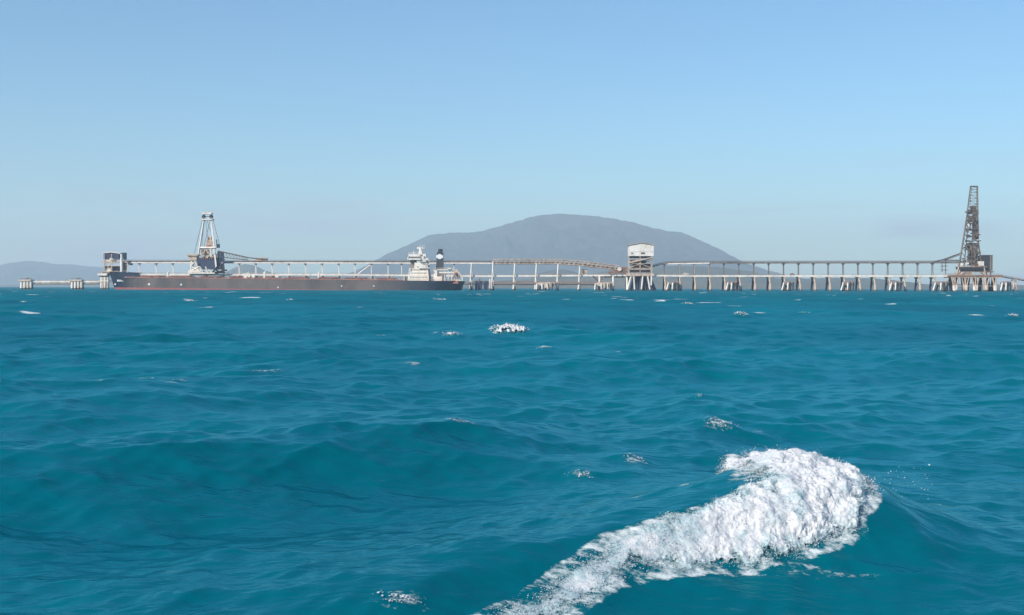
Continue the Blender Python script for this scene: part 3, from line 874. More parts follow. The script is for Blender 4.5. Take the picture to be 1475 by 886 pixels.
ms.beam((xx_(599.3), YA + 13, zz_(356.6)), (xx_(607.4), YA + 13, zz_(356.6)), .7)
ms.box(xx_(599), xx_(602.2), YA + 12.6, YA + 13.4, zz_(357.6), zz_(355.4))
ms.beam((xx_(606.5), YA + 13, zz_(357)), (xx_(607.6), YA + 13, zz_(352.4)), .3)
ms.beam((xx_(609), YA + 13, zz_(358)), (xx_(609.8), YA + 13, zz_(351.6)), .22); ms.beam((xx_(604), YA + 13, zz_(359)), (xx_(609.3), YA + 13, zz_(357.4)), .5)
ms.tube((xx_(595.3), YA + 5, zz_(366.3)), (xx_(595.3), YA + 5, zz_(360.2)), .4, .2); ms.beam((xx_(594), YA + 5, zz_(363.5)), (xx_(596.6), YA + 5, zz_(363.5)), .35)
ms.build('radar_mast', M['white'], ship)
lg = MB()
for a in (588.2, 589.8):
    lg.beam((xx_(a + 1.4), YA + 1, zz_(386)), (xx_(a - .5), YA + 1, zz_(405)), .55)
lg.build('wing_support', M['white'], ship)
# engine casing, funnel
ec = MB(); ec.box(xx_(623.6), xx_(636.2), YA + 4, YA + 27, zz_(405.8), zz_(398)); ec.box(xx_(624), xx_(629), YA + 5, YA + 26, zz_(398), zz_(388.2)); ec.box(xx_(629), xx_(640), YA + 9, YA + 25, zz_(398), zz_(393.5))
ec.box(xx_(623.4), xx_(652), YA + 5, YA + 7, zz_(388.9), zz_(387.6)); ec.box(xx_(632), xx_(653), YA + 5, YA + 8, zz_(393.4), zz_(391.6))
for p in (640, 645, 650): ec.beam((xx_(p), YA + 6, zz_(405)), (xx_(p), YA + 6, zz_(388)), .5)
ec.box(xx_(644), xx_(648.8), YA + 4, YA + 6, zz_(387.4), zz_(385.6))
ec.rail((xx_(623.4), YA + 4.5, zz_(387.6)), (xx_(652), YA + 4.5, zz_(387.6)), 1.1, 2, .12)
ec.build('engine_casing', M['cream'], ship)
fn = MB()
fn.prism([(xx_(626.8), zz_(388)), (xx_(637.2), zz_(388)), (xx_(636.6), zz_(363.6)), (xx_(628.2), zz_(363.6))], YA + 10, YA + 20)
fn.box(xx_(628.0), xx_(636.9), YA + 9.7, YA + 20.3, zz_(363.6), zz_(363.0))
fun = fn.build('funnel', M['funnel'], ship)
ex = MB()
for p in (630.3, 632.6, 634.6): ex.tube((xx_(p), YA + 14, zz_(363)), (xx_(p + .7), YA + 14, zz_(357.8)), .65)
ex.build('exhaust_pipe', M['dark'], fun)
em = MB(); c = (632.2, 369.2)
for w, h in ((5.1, 1.6), (3.9, 2.5), (2.0, 3.6)): em.box(xx_(c[0] - w), xx_(c[0] + w), YA + 9.4 - w * .02, YA + 9.9, zz_(c[1] + h), zz_(c[1] - h))
em.build('funnel_emblem', M['logo'], fun)
# free-fall lifeboat on its ramp at the stern
rp = MB()
for yy in (YA + 10, YA + 15):
    rp.beam((xx_(655.5), yy, zz_(387.2)), (xx_(664.8), yy, zz_(399.5)), .9); rp.beam((xx_(664.8), yy, zz_(399.5)), (xx_(665.2), yy, zz_(405)), .9)
    rp.beam((xx_(656.2), yy, zz_(388)), (xx_(655.6), yy, zz_(405)), .7); rp.beam((xx_(650), yy, zz_(405)), (xx_(655.5), yy, zz_(392)), .6)
    rp.beam((xx_(660), yy, zz_(393)), (xx_(660), yy, zz_(405)), .5)
ramp = rp.build('lifeboat_ramp', M['cream'], ship)
lb = MB(); lb.tube((xx_(653.8), YA + 12.5, zz_(390.2)), (xx_(656.6), YA + 12.5, zz_(393.6)), .9, 1.6, 10); lb.tube((xx_(656.6), YA + 12.5, zz_(393.6)), (xx_(660.8), YA + 12.5, zz_(399)), 1.6, 1.4, 10)
lb.build('lifeboat', M['orange'], ramp)
wb = MB(); wb.box(xx_(656.5), xx_(659), YA + 1, YA + 3, zz_(405.5), zz_(402.6)); wb.tube((xx_(661), YA + 2, zz_(404.5)), (xx_(663.4), YA + 2, zz_(404.5)), .9); wb.build('stern_winch', M['white'], ship)

# ------------------------------------------------------------------ pier trestle
YJ = 1046.0
def PJ(px, py, dy=0.0): return at(px, py, YJ + dy)
DECK = [(143, 394.5), (200, 394.6), (500, 394.9), (700, 396.8), (800, 396.2), (900, 395.6), (1000, 396.6), (1362, 396.6)]
def deck_py(px): return float(np.interp(px, [d[0] for d in DECK], [d[1] for d in DECK]))
jetty = thing('pier', 'long pale steel and concrete pier on raked piles running behind the ship', 'pier', PJ(740, 418.6))
mb = MB()
for (a, pa), (b_, pb) in zip(DECK[:-1], DECK[1:]):
    A, B = PJ(a, pa), PJ(b_, pb)
    mb.prism([(A.x, A.z - 1.35), (B.x, B.z - 1.35), (B.x, B.z), (A.x, A.z)], YJ - 4.5, YJ + 5.5)
    n = int((B.x - A.x) / 6)
mb.build('deck', M['white'], jetty)
mb = MB()
for (a, pa), (b_, pb) in zip(DECK[:-1], DECK[1:]):
    A, B = PJ(a, pa, -4.3), PJ(b_, pb, -4.3)
    mb.rail(A, B, 1.1, 5, .09)
    A, B = PJ(a, pa, 5.3), PJ(b_, pb, 5.3)
    mb.rail(A, B, 1.1, 8, .09)
mb.build('railing', M['steel'], jetty)
# lower service deck
mb = MB()
for a, b_, py in ((668, 833, 407.0), (833, 875, 407.2)):
    A, B = PJ(a, py, -6), PJ(b_, py, -6)
    mb.prism([(A.x, A.z - .8), (B.x, B.z - .8), (B.x, B.z), (A.x, A.z)], YJ - 9, YJ - 4.6)
    A, B = PJ(a, py + 3, -6), PJ(b_, py + 3, -6)
    mb.beam(A, B, .45)
    mb.rail(PJ(a, py, -8.8), PJ(b_, py, -8.8), 1.1, 4, .09)
mb.build('service_deck', M['rust'], jetty)
# right-hand pile bents: one built, the rest copied
BR = [957 + 21.45 * i for i in range(19)]
def bent(px):
    base = PJ(px, 420); base.z = 0
    top = PJ(px, deck_py(px)).z - 1.36
    x = base.x
    m = MB(); m.box(x - .9, x + .9, YJ - 5.4, YJ + 6, top - 1.5, top)
    o = m.build('pile_bent', M['concrete'], jetty, origin=base)
    m = MB()
    m.tube((x - .3, YJ - 4.4, top - 1.4), (x + .2, YJ - 6.4, 4.2), .75, n=10)
    m.build('pile', M['steel'], o, origin=base)
    m = MB()
    m.tube((x + .2, YJ - 6.4, 4.2), (x + .5, YJ - 7.2, -4), 1.3, n=10)
    m.build('pile_sleeve', M['concrete'], o, origin=base)
    m = MB()
    m.tube((x + .3, YJ + 4.6, top - 1.4), (x - .2, YJ + 7.2, -4), .8, n=10)
    m.beam((x, YJ - 5.2, top - 1.5), (x, YJ + 6.6, 2.6), .5)
    m.build('pile', M['dark'], o, origin=base)  # rear pile coloured dark to paint in the shade of the deck
    return o
b0 = bent(BR[0])
for px in BR[1:]:
    w = PJ(px, 420); w.z = 0
    copy_part(b0, jetty, w)
# tall bents between ship and tower: single slender columns that also carry the gallery
TALL = [(678, 380), (709, 377), (740, 380), (771, 380), (802, 380), (833, 384)]
def tall(px, pt, name='gallery_column', bottom=-4, s=1.0):
    base = PJ(px, 420); base.z = 0
    t = PJ(px, pt).z; x = base.x
    m = MB()
    m.tube((x + .9, YJ - 6.5, t), (x - .5, YJ - 7.6, bottom), .55 * s, 1.05 * s, 8)
    m.tube((x + .9, YJ - 2.0, t), (x + 1.2, YJ - .5, bottom), .5 * s, .85 * s, 8)
    m.beam((x + .9, YJ - 6.8, t - .3), (x + .9, YJ - 1.5, t - .3), .8)
    return m, base
for px, pt in TALL:
    m, base = tall(px, pt); m.build('pile_column', M['white'], jetty, origin=base)
for px in (863, 882.5, 902.5):
    base = PJ(px, 420); base.z = 0; t = PJ(px, 396).z - 1.3; x = base.x
    m = MB(); m.tube((x, YJ - 5, t), (x, YJ - 5.5, -4), 1.0, n=10); m.build('pile_column', M['white'], jetty, origin=base)
    m = MB(); m.tube((x + .5, YJ + 5, t), (x, YJ + 6, -4), .9, n=10); m.build('pile_column', M['coal'], jetty, origin=base)
m = MB(); m.beam(PJ(854, 397.5, -5), PJ(862, 405, -5), .8); m.beam(PJ(872, 397.5, -5), PJ(863.5, 405, -5), .7)
m.box(X(866, YJ), X(900, YJ), YJ - 3.5, YJ + 4, Z(880, 400, YJ), Z(880, 397.2, YJ)); m.build('cross_brace', M['coal'], jetty)
# bents hidden mostly behind the ship
for i in range(24):
    px = 201 + 23.9 * i
    if px > 665: break
    base = PJ(px, 420); base.z = 0; t = PJ(px, deck_py(px)).z - 1.36; x = base.x
    if i == 0:
        m = MB(); m.tube((x, YJ - 4, t), (x, YJ - 6, -4), .9); m.tube((x, YJ + 4, t), (x, YJ + 6, -4), .9); m.box(x - .8, x + .8, YJ - 5, YJ + 5, t - 1.2, t)
        bl = m.build('pile_bent', M['concrete'], jetty, origin=base)
    else: copy_part(bl, jetty, base)

# ------------------------------------------------------------------ conveyor galleries
def gallery(label, pts, mat_r, mat_b, legs, name_top=True, truss=False, dz_roof=2.1, leg_mat=None, y=-2.0, thin=.55, roof_col=None):
    """pts: (px, py of the underside)"""
    c0 = PJ(pts[0][0], 400, y)
    g = thing('conveyor_gallery', label, 'conveyor', (PJ((pts[0][0] + pts[-1][0]) / 2, 400, y).x, YJ + y, PJ(pts[0][0], 396).z), 'conveyor galleries on the pier')
    bb, rf = MB(), MB()
    for (a, pa), (b_, pb) in zip(pts[:-1], pts[1:]):
        A, B = PJ(a, pa, y), PJ(b_, pb, y)
        L = (B - A).length
        if not truss:
            bb.prism([(A.x, A.z), (B.x, B.z), (B.x, B.z + .95), (A.x, A.z + .95)], YJ + y - 2.2, YJ + y + 2.2)
            rf.prism([(A.x, A.z + 1.15), (B.x, B.z + 1.15), (B.x, B.z + dz_roof + .2), (A.x, A.z + dz_roof + .2)], YJ + y - 1.9, YJ + y + 1.9)
            rf.rail(A + Vector((0, -2, dz_roof + .2)), B + Vector((0, -2, dz_roof + .2)), .7, 4, .09)
        else:
            H = Vector((0, 0, 3.6))
            for yy in (-2.2, 2.2):
                o = Vector((0, yy, 0))
                bb.beam(A + o, B + o, .55); bb.beam(A + o + H, B + o + H, .6)
                n = max(1, int(L / 3.4))
                for i in range(n):
                    p, q = A.lerp(B, i / n) + o, A.lerp(B, (i + 1) / n) + o
                    mid = (p + q) / 2
                    bb.beam(p, mid + H, .3); bb.beam(mid + H, q, .3); bb.beam(p, p + H, .22)
            rf.prism([(A.x, A.z + .5), (B.x, B.z + .5), (B.x, B.z + 1.7), (A.x, A.z + 1.7)], YJ + y - 1.5, YJ + y + 1.5)
    bb.build('truss' if truss else 'support_girder', mat_b, g)
    rf.build('conveyor_belt' if truss else 'conveyor_hood', mat_r, g)
    first = {}
    for px in legs:
        py = float(np.interp(px, [p[0] for p in pts], [p[1] for p in pts]))
        T, D = PJ(px, py, y), PJ(px, deck_py(px), y)
        key = round(T.z - D.z, 0)
        base = Vector((T.x, YJ + y, D.z))
        hgt = T.z - D.z
        m = MB()
        m.beam((T.x, YJ + y - 1.2, T.z - .5), (T.x, YJ + y - 1.6, D.z), thin); m.beam((T.x, YJ + y + 1.2, T.z - .5), (T.x, YJ + y + 1.6, D.z), thin)
        m.beam((T.x, YJ + y - 1.3, D.z + hgt * .5), (T.x, YJ + y + 1.3, D.z + hgt * .5), thin * .6)
        lo = m.build('support_leg', leg_mat or M['white'], g, origin=base)
        m = MB(); m.box(T.x - .8, T.x + .8, YJ + y - 2.3, YJ + y + 2.1, T.z - .9, T.z - .02)
        m.build('crosshead', M['navy'], lo, origin=base)
    return g
LL = [201, 225, 249, 344.6, 368.5, 392, 416, 440, 464, 488, 511.5, 535, 559, 578.5, 654]
gallery('long straight covered conveyor gallery carried above the ship from dark tower to truss', [(180, 379.2), (440, 379.6), (709, 380.0)], M['coal'], M['white'], LL, dz_roof=2.0, leg_mat=M['white'], thin=.42)
gallery('conveyor gallery with open lattice truss sloping down to the gabled tower', [(709, 380.2), (760, 380.2), (800, 380.2), (833, 382.2), (865, 386), (892, 389.2)], M['coal'], M['steel'], [], truss=True, y=-4)
RL = [957, 978.5] + [BR[i] for i in range(2, 19)]
gallery('long grey conveyor gallery right of the gabled tower reaching the right ship loader', [(941, 384.5), (960, 380.4), (1000, 379.8), (1390, 379.3)], M['coal'], M['grey'], RL[:], leg_mat=M['grey'], y=0, dz_roof=1.5, thin=.5)
m = MB()
g = thing('walkway', 'bright white walkway panel under the gallery just right of the gabled tower', 'walkway', PJ(1000, 396))
for a, b_ in ((962, 1022),):
    A, B = PJ(a, 380.6, -3), PJ(b_, 379.6, -3); m.prism([(A.x, A.z - .2), (B.x, B.z - .2), (B.x, B.z + .8), (A.x, A.z + .8)], YJ - 3.4, YJ - 2.2)
m.build('walkway_panel', M['white'], g)
m = MB()
for px in (978.5, 1000, 1021): 
    A = PJ(px, 380, -2.8); m.beam(A, (A.x, YJ - 4, PJ(px, deck_py(px)).z), .35)
m.build('support_post', M['steel'], g)
# brace frame beside the ship bridge
m = MB(); m.beam(PJ(516, 394.6, -3), PJ(534, 381.5, -3), .8)
tag(m.build('diagonal_brace', M['white']), 'pale diagonal steel brace leaning under the left conveyor gallery', 'brace')

# ------------------------------------------------------------------ gabled transfer tower
YT = YJ - 3
def T(px, py, dy=0.0): return at(px, py, YT + dy)
def bx(m, a, b_, p0, p1, y0, y1, Y0=None):
    """box between photo columns a, b_ and rows p0 (top), p1 (bottom)"""
    Y0 = Y0 or YT
    A, B = at(a, p0, Y0), at(b_, p1, Y0)
    m.box(min(A.x, B.x), max(A.x, B.x), Y0 + y0, Y0 + y1, B.z, A.z)
tw = thing('transfer_tower', 'pale gabled transfer tower with open dirty floors on raked piles', 'tower', T(922, 419))
m = MB(); a, b_, c_ = T(905.5, 353.6), T(940.5, 353.6), T(923, 350.4); lo = T(905.5, 369)
m.prism([(a.x, lo.z), (b_.x, lo.z), (b_.x, b_.z), (c_.x, c_.z), (a.x, a.z)], YT - 6, YT + 8)
cl = m.build('cladding', M['white'], tw)
m = MB(); bx(m, 922, 928, 364, 366.6, -6.06, -5.5); bx(m, 908, 911, 364.4, 366.2, -6.06, -5.5); bx(m, 905.4, 940.6, 363, 363.35, -6.08, -6.0); m.each('opening', M['coal'], cl)
m = MB(); E = Vector((0, -6.8, 0))
m.prism([(a.x - 1, a.z - .1), (c_.x, c_.z + .05), (b_.x + 1, b_.z - .1), (b_.x + 1, b_.z + .4), (c_.x, c_.z + .6), (a.x - 1, a.z + .4)], YT - 6.8, YT + 8.8)
m.build('roof', M['steel'], tw)
m = MB()
for px in (905.8, 922, 938.5):
    for yy in (-5.4, 7.4): m.beam(T(px, 369, yy), T(px, 396, yy), .8)
for py in (373.5, 379.5, 386.4, 388.2): bx(m, 904.8, 939.5, py, py + .8, -5.9, 7.6)
m.beam(T(906, 379.2, -6), T(938, 371.6, -6), .9); m.beam(T(906, 377.5, -6), T(925, 374, -6), .5)
m.beam(T(906, 386, -6), T(922, 380, -6), .4); m.beam(T(938, 386, -6), T(922, 380, -6), .4)
m.build('steel_frame', M['steel'], tw)
m = MB(); bx(m, 906, 938, 369.2, 371.8, -3, 5); bx(m, 908, 930, 375, 379.4, -2, 5); bx(m, 912, 936, 380.4, 386, -3, 5); bx(m, 907, 936, 389.2, 392.4, -4, 6)
m.build('conveyor_machinery', M['dark'], tw)
m = MB(); rz = random.Random(8)
for k in range(34):
    p = rz.uniform(907, 936); q = rz.choice([376, 381.5, 383, 384.6]) ; bx(m, p, p + rz.uniform(1, 5), q, q + rz.uniform(.6, 1.8), -5 + rz.uniform(0, 2), -2.4)
m.build('chute', M['coal'], tw)
m = MB(); bx(m, 901, 941, 394, 397.8, -8, 9); m.build('platform', M['concrete'], tw)
m = MB(); m.rail(T(901, 394, -7.8), T(941, 394, -7.8), 1.1, 3, .12); m.rail(T(905, 388.2, -5.8), T(939, 388.2, -5.8), 1.1, 3, .12); m.build('railing', M['steel'], tw)
for (a_, b2, yy, mt) in ((909, 902.5, -7, 'white'), (914, 907, -3, 'dark'), (919, 911, 2, 'dark'), (920, 917, -1, 'dark'), (924, 922, -5, 'dark'), (925, 928, 3, 'dark'), (928, 934, -2, 'dark'), (931, 941, -6, 'dark'), (935, 945, 4, 'dark'),
                         (933, 937, -7.4, 'white'), (938.5, 938.2, -7.5, 'white'), (906, 903, 4, 'steel'), (913, 914.5, -7.2, 'white'), (926, 923.5, -7.3, 'white')):
    A, B = T(a_, 397.8, yy), T(b2, 422, yy)
    if mt == 'white' and a_ == 938.5: B = T(b2, 411, yy)
    m = MB(); m.tube(A, B, 1.35 if mt == 'dark' else .75, n=10); m.build('pile', M['navy' if mt == 'dark' else mt], tw)

# drive house on the slope left of the tower
dh = thing('drive_station', 'brown conveyor drive station with a pale round drum beside the gabled tower', 'machinery', PJ(890, 394, -4))
m = MB(); bx(m, 880, 903, 390.5, 393.6, -6, -2, YJ); bx(m, 884, 900, 387.5, 390.5, -6, -2.5, YJ); bx(m, 876, 881, 391.5, 394.4, -6, -2, YJ); bx(m, 893, 903, 384.8, 387.4, -5.5, -2, YJ)
for p in (878, 886, 894, 902): m.beam(PJ(p, 390, -6.2), PJ(p, 395.6, -6.2), .5)
m.build('machine_frame', M['rust'], dh)
m = MB(); c = PJ(891.4, 387.8); m.tube((c.x, YJ - 7.2, c.z), (c.x, YJ - 5.8, c.z), 1.7, n=20); m.build('drum', M['white'], dh)
m = MB(); bx(m, 838, 846, 387.6, 393, -3, 2, YJ)
for p in (839, 841, 843, 845): bx(m, p, p + .35, 387.4, 393.2, -3.15, -3.0, YJ)
tag(m.build('container', M['steel']), 'pale grey box container standing on the pier between two slender columns', 'container')
m = MB(); bx(m, 838, 846, 393, 395.8, -2.5, 1.5, YJ)
tag(m.build('plinth', M['concrete']), 'low pale plinth carrying the grey container on the pier', 'plinth')
# small vehicles on the deck
def pickup(px, label, mt, s=1.0):
    A = PJ(px, deck_py(px), -1); r = thing('utility_truck', label, 'vehicle', A)
    m = MB(); m.prism([(A.x - 2.6 * s, A.z + .5), (A.x + 2.6 * s, A.z + .5), (A.x + 2.6 * s, A.z + 1.3 * s), (A.x + 1.3 * s, A.z + 1.45 * s), (A.x + .7 * s, A.z + 2.3 * s), (A.x - 1.0 * s, A.z + 2.3 * s), (A.x - 1.2 * s, A.z + 1.3 * s), (A.x - 2.6 * s, A.z + 1.3 * s)], YJ - 2, YJ - .1)
    m.build('body', M[mt], r)
    m = MB(); m.prism([(A.x - .85 * s, A.z + 1.5 * s), (A.x + 1.0 * s, A.z + 1.5 * s), (A.x + .6 * s, A.z + 2.15 * s), (A.x - .85 * s, A.z + 2.15 * s)], YJ - 2.03, YJ - 1.9); m.build('window', M['glass'], r)
    for dx in (-1.7, 1.7):
        for yy in (-2.05, -.3): 
            m = MB(); m.tube((A.x + dx * s, YJ + yy, A.z + .45), (A.x + dx * s, YJ + yy + .3, A.z + .45), .45, n=12); m.build('wheel', M['rubber_and_shade'], r)
pickup(988, 'small white truck on the pier deck right of the gabled tower', 'white')
pickup(1141, 'small rust coloured vehicle on the pier deck above the second brown dolphin', 'rust', .8)

# ------------------------------------------------------------------ dolphins of the right berth
YD = YJ - 14
def dolphin(px, w, label, lean=1.0, top=405.5, capw=None, capmat='brown', npil=6, cat='dolphin'):
    base = at(px, 420, YD); base.z = 0
    d = thing('berthing_dolphin', label, cat, base, 'berthing dolphins along the pier')
    zt = Z(px, top, YD); W = w / F_PX * YD / 2; x = base.x
    m = MB(); m.prism([(x - W * .55, zt - 1.2), (x - W * .3, zt), (x + W, zt + .25), (x + W, zt - 6.5 * .55), (x + W * .2, zt - 4.6)], YD + .5, YD + 5); m.build('cap', M[capmat], d)
    for k in range(npil):
        f = k / max(1, npil - 1)
        xa = x - W * .5 + W * 1.0 * f; xb = (x - W * 1.05 + W * 1.7 * f) if npil < 7 else (x - W * .6 + W * 1.25 * f)
        yy = YD - .4 + (k % 3) * 1.7
        m = MB(); m.tube((xa, yy, zt - 1.0), (xb, yy - 1.2, -4), .62 * lean, n=8)
        m.build('pile', M['white'] if k % 3 == 0 else M['concrete'] if k % 3 == 1 else M['dark'], d)
    m = MB(); 
    for k in range(2): m.box(x + W * (.35 + .4 * k), x + W * (.35 + .4 * k) + .9, YD - .6, YD + .4, .6, zt - .6)
    m.each('fender', M['rubber_and_shade'], d)
    return d
dolphin(968, 20, 'brown berthing dolphin nearest the gabled tower on its right side')
dolphin(1053, 18, 'brown berthing dolphin under the pier where the far mountain slope ends')
dolphin(1134, 20, 'brown berthing dolphin under the small rust coloured vehicle')
dolphin(1220, 22, 'brown berthing dolphin with pale sleeves, third from the right loader platform')
dolphin(1289, 20, 'brown berthing dolphin, second to the left of the right loader platform')
dolphin(1354, 26, 'wide brown berthing dolphin touching the left end of the loader platform')
dolphin(1448, 18, 'brown berthing dolphin just right of the right loader platform')
dolphin(782, 34, 'pale dolphin platform on a row of upright white piles below the lattice truss', top=406.8, capmat='concrete', npil=8)
dolphin(866, 34, 'pale dolphin under the pier deck just left of the gabled tower', top=407, capmat='concrete', npil=7)
# dark mooring gear right behind the ship's stern
d = thing('berthing_dolphin', 'dark blue dolphin with tall fenders directly behind the stern of the ship', 'dolphin', at(695, 419, YD), 'berthing dolphins along the pier')
for k, px in enumerate((686, 689, 692.5, 698, 701)):
    m = MB(); m.tube(at(px, 405 + (k % 2) * 1.5, YD), at(px + (k % 2), 424, YD), .95, n=8); m.build('fender_pile', M['navy'], d)
m = MB(); bx(m, 684, 703, 404.5, 406.2, 0, 4, YD); bx(m, 690, 692, 401.6, 404.5, 1, 3, YD); m.build('platform', M['coal'], d)
m = MB(); m.tube(at(706, 402, YD), at(706, 424, YD), .7); m.tube(at(708.5, 406, YD), at(708.5, 424, YD), .5); m.build('pile', M['white'], d)

# ------------------------------------------------------------------ left end: mooring dolphins, catwalks, dark tower
def mooring(px0, px1, label):
    Y0 = YJ - 6
    c = at((px0 + px1) / 2, 418, Y0); c.z = 0
    d = thing('mooring_dolphin', label, 'dolphin', c, 'mooring dolphins left of the ship')
    m = MB(); bx(m, px0 - 1, px1, 402.8, 405.2, -3, 5, Y0); m.build('cap', M['concrete'], d)
    n = 4
    for k in range(n):
        px = px0 + 1.6 + (px1 - px0 - 3.2) * k / (n - 1)
        m = MB(); m.tube(at(px, 405.2, Y0 - 1.5), at(px + (k - 1.5) * .3, 421, Y0 - 2), 1.05, n=10); m.build('pile', M['white'], d)
        m = MB(); m.tube(at(px + 1.4, 405.2, Y0 + 4), at(px + 2.2, 421, Y0 + 5), .95, n=10); m.build('pile', M['coal'], d)
    m = MB(); m.rail(at(px0 - 1, 402.8, Y0 - 2.8), at(px1, 402.8, Y0 - 2.8), 1.1, 1.6, .12)
    q = (px0 + px1) / 2; m.tube(at(q + 2, 402.8, Y0), at(q + 2, 400.2, Y0), .35); m.beam(at(q - 1, 401.2, Y0), at(q + 5, 400.4, Y0), .3); m.build('mooring_hook', M['coal'], d)
mooring(29.5, 46, 'leftmost white piled mooring dolphin at the far end of the catwalk')
mooring(102.5, 119, 'white piled mooring dolphin between the two catwalks left of the ship')
def catwalk(a, b_, label):
    c = thing('catwalk', label, 'catwalk', at((a + b_) / 2, 408, YJ - 6), 'catwalks left of the ship')
    m = MB(); A, B = at(a, 405.5, YJ - 6), at(b_, 405.5, YJ - 6)
    m.prism([(A.x, A.z - .8), (B.x, B.z - .8), (B.x, B.z + .5), (A.x, A.z + .5)], YJ - 7, YJ - 5.2); m.build('upper_chord', M['white'], c)
    m = MB(); A, B = at(a, 408.6, YJ - 6), at(b_, 408.6, YJ - 6); m.beam(A, B, .9); m.build('lower_chord', M['concrete'], c)
    m = MB(); n = max(3, int((b_ - a) / 7))
    for k in range(n + 1):
        p = a + (b_ - a) * k / n; m.beam(at(p, 408.4, YJ - 6), at(p, 405.6, YJ - 6), .22)
        if k < n: m.beam(at(p, 408.4, YJ - 6), at(p + (b_ - a) / n, 405.6, YJ - 6), .16)
    m.rail(at(a, 405, YJ - 6.9), at(b_, 405, YJ - 6.9), 1.0, 3, .08)
    m.build('lattice', M['steel'], c)
catwalk(47, 101.5, 'long white catwalk joining the two mooring dolphins left of the ship')
catwalk(120, 143, 'short white catwalk from mooring dolphin to the platform at the bow')
tw = thing('transfer_tower', 'transfer tower with dark navy cladding on top beside the ship bow', 'tower', at(165, 418, YT))
m = MB(); a, b_, c_, e_ = T(152, 365.4), T(174.2, 365.8), T(162.5, 364), T(152, 373.8)
m.prism([(a.x, e_.z), (b_.x, e_.z), (b_.x, b_.z), (c_.x, c_.z), (a.x, a.z)], YT - 5, YT + 6); bx(m, 177, 180, 364, 374, -3, 5); m.build('cladding', M['navy'], tw)
m = MB(); m.prism([(a.x - 1, a.z), (c_.x, c_.z + .05), (b_.x + 1, b_.z), (b_.x + 1, b_.z + .6), (c_.x, c_.z + .8), (a.x - 1, a.z + .6)], YT - 5.5, YT + 6.5); m.build('roof', M['white'], tw)
m = MB()
for px in (150.6, 161, 174.8):
    for yy in (-5.6, 5.6): m.beam(T(px, 366, yy), T(px, 397, yy), .75)
bx(m, 150, 186, 376.9, 378.8, -6, 6); bx(m, 150, 176, 391, 392.4, -6, 6); bx(m, 151, 176, 383, 383.7, -5.8, 5.8)
m.beam(T(151, 390, -5.8), T(161, 379, -5.8), .35); m.beam(T(161, 390, -5.8), T(151, 379, -5.8), .35)
m.build('steel_frame', M['steel'], tw)
m = MB(); bx(m, 154, 166, 374.6, 376.8, -5.4, 4); bx(m, 157, 164, 386, 391, -5.2, 0); bx(m, 161, 166, 372, 374.5, -5.7, -5.2); m.build('machine_house', M['cream'], tw)
m = MB(); bx(m, 164, 171, 383.8, 391, -3, 5); bx(m, 152, 160, 383.8, 388, -2, 5); bx(m, 168, 182, 390.6, 392.4, -4, 5); m.build('conveyor_machinery', M['navy'], tw)
m = MB(); m.tube(T(175.2, 392, -6.6), T(175.2, 371, -6.6), 1.25, n=12); m.tube(T(175.2, 371, -6.6), T(174.8, 366, -6.6), .9, n=10); m.build('chute', M['white'], tw)
m = MB(); bx(m, 178, 182, 378.8, 390, -4, 2); m.build('stair_tower', M['coal'], tw)
m = MB(); bx(m, 186, 191, 379.2, 382, -3, 1); m.build('cabin', M['coal'], tw)
m = MB(); bx(m, 151, 200, 392.4, 394.4, -6, 8); m.build('platform', M['coal'], tw)
m = MB(); m.rail(T(150, 376.9, -6), T(186, 376.9, -6), 1.1, 2, .12); m.build('railing', M['steel'], tw)
for px in (156, 166, 178): 
    for yy in (-5, 6): m = MB(); m.tube(T(px, 394.4, yy), T(px, 422, yy), .8); m.build('pile', M['coal'], tw)
d = thing('berthing_dolphin', 'white piled platform with overhanging cap just left of the ship bow', 'dolphin', at(150, 419, YJ - 8), 'berthing dolphins along the pier')
m = MB(); bx(m, 142.6, 155.5, 393.8, 397, -3, 6, YJ - 8); m.build('cap', M['white'], d)
m = MB(); bx(m, 144.5, 154, 397, 399, -2.6, 5, YJ - 8); m.build('pile_cap', M['rubber_and_shade'], d)
m = MB(); bx(m, 143.6, 158, 404.3, 405.6, -3, 5, YJ - 8); m.build('landing', M['cream'], d)
for px, mt in ((146.3, 'white'), (149.3, 'concrete'), (151.6, 'white'), (155.8, 'concrete')):
    m = MB(); m.tube(at(px, 399, YJ - 10), at(px - .4, 421, YJ - 10), .85, n=10); m.build('pile', M[mt], d)

# ------------------------------------------------------------------ left ship loader
YL = YJ - 2
def Lp(px, py, dy=0.0): return at(px, py, YL + dy)
ld = thing('ship_loader', 'ship loader with tall pale A-frame mast standing behind the ship deck', 'ship loader', Lp(298, 395), 'ship loaders on the pier')
for yy in (-5, 5):
    m = MB(); m.beam(Lp(293.8, 317.5, yy * .5), Lp(286, 367, yy), 1.15); m.build('mast_leg', M['white'], ld)
    m = MB(); m.beam(Lp(304.2, 317.5, yy * .5), Lp(311.8, 388, yy), 1.25); m.build('mast_leg', M['white'], ld)
m = MB()
for yy in (-5, 5):
    m.beam(Lp(288, 357.3, yy * .9), Lp(311, 357.3, yy * .9), 1.6)
    m.beam(Lp(303, 358, yy * .9), Lp(303.5, 370, yy), 1.0); m.beam(Lp(308.5, 358, yy * .9), Lp(308.8, 366, yy), .7)
m.beam(Lp(288, 357.3, -4.5), Lp(288, 357.3, 4.5), 1); m.beam(Lp(311, 357.3, -4.5), Lp(311, 357.3, 4.5), 1)
m.build('cross_beam', M['white'], ld)
m = MB(); bx(m, 291.8, 307.4, 315.8, 317.3, -4, 4, YL); bx(m, 292.3, 305.8, 306.5, 308.8, -3, 3, YL)
m.rail(Lp(291.8, 315.8, -4), Lp(309, 315.8, -4), 1.1, 2, .14); m.rail(Lp(292.3, 306.5, -3), Lp(307, 306.5, -3), .9, 2, .12)
m.build('mast_head', M['white'], ld)
m = MB()
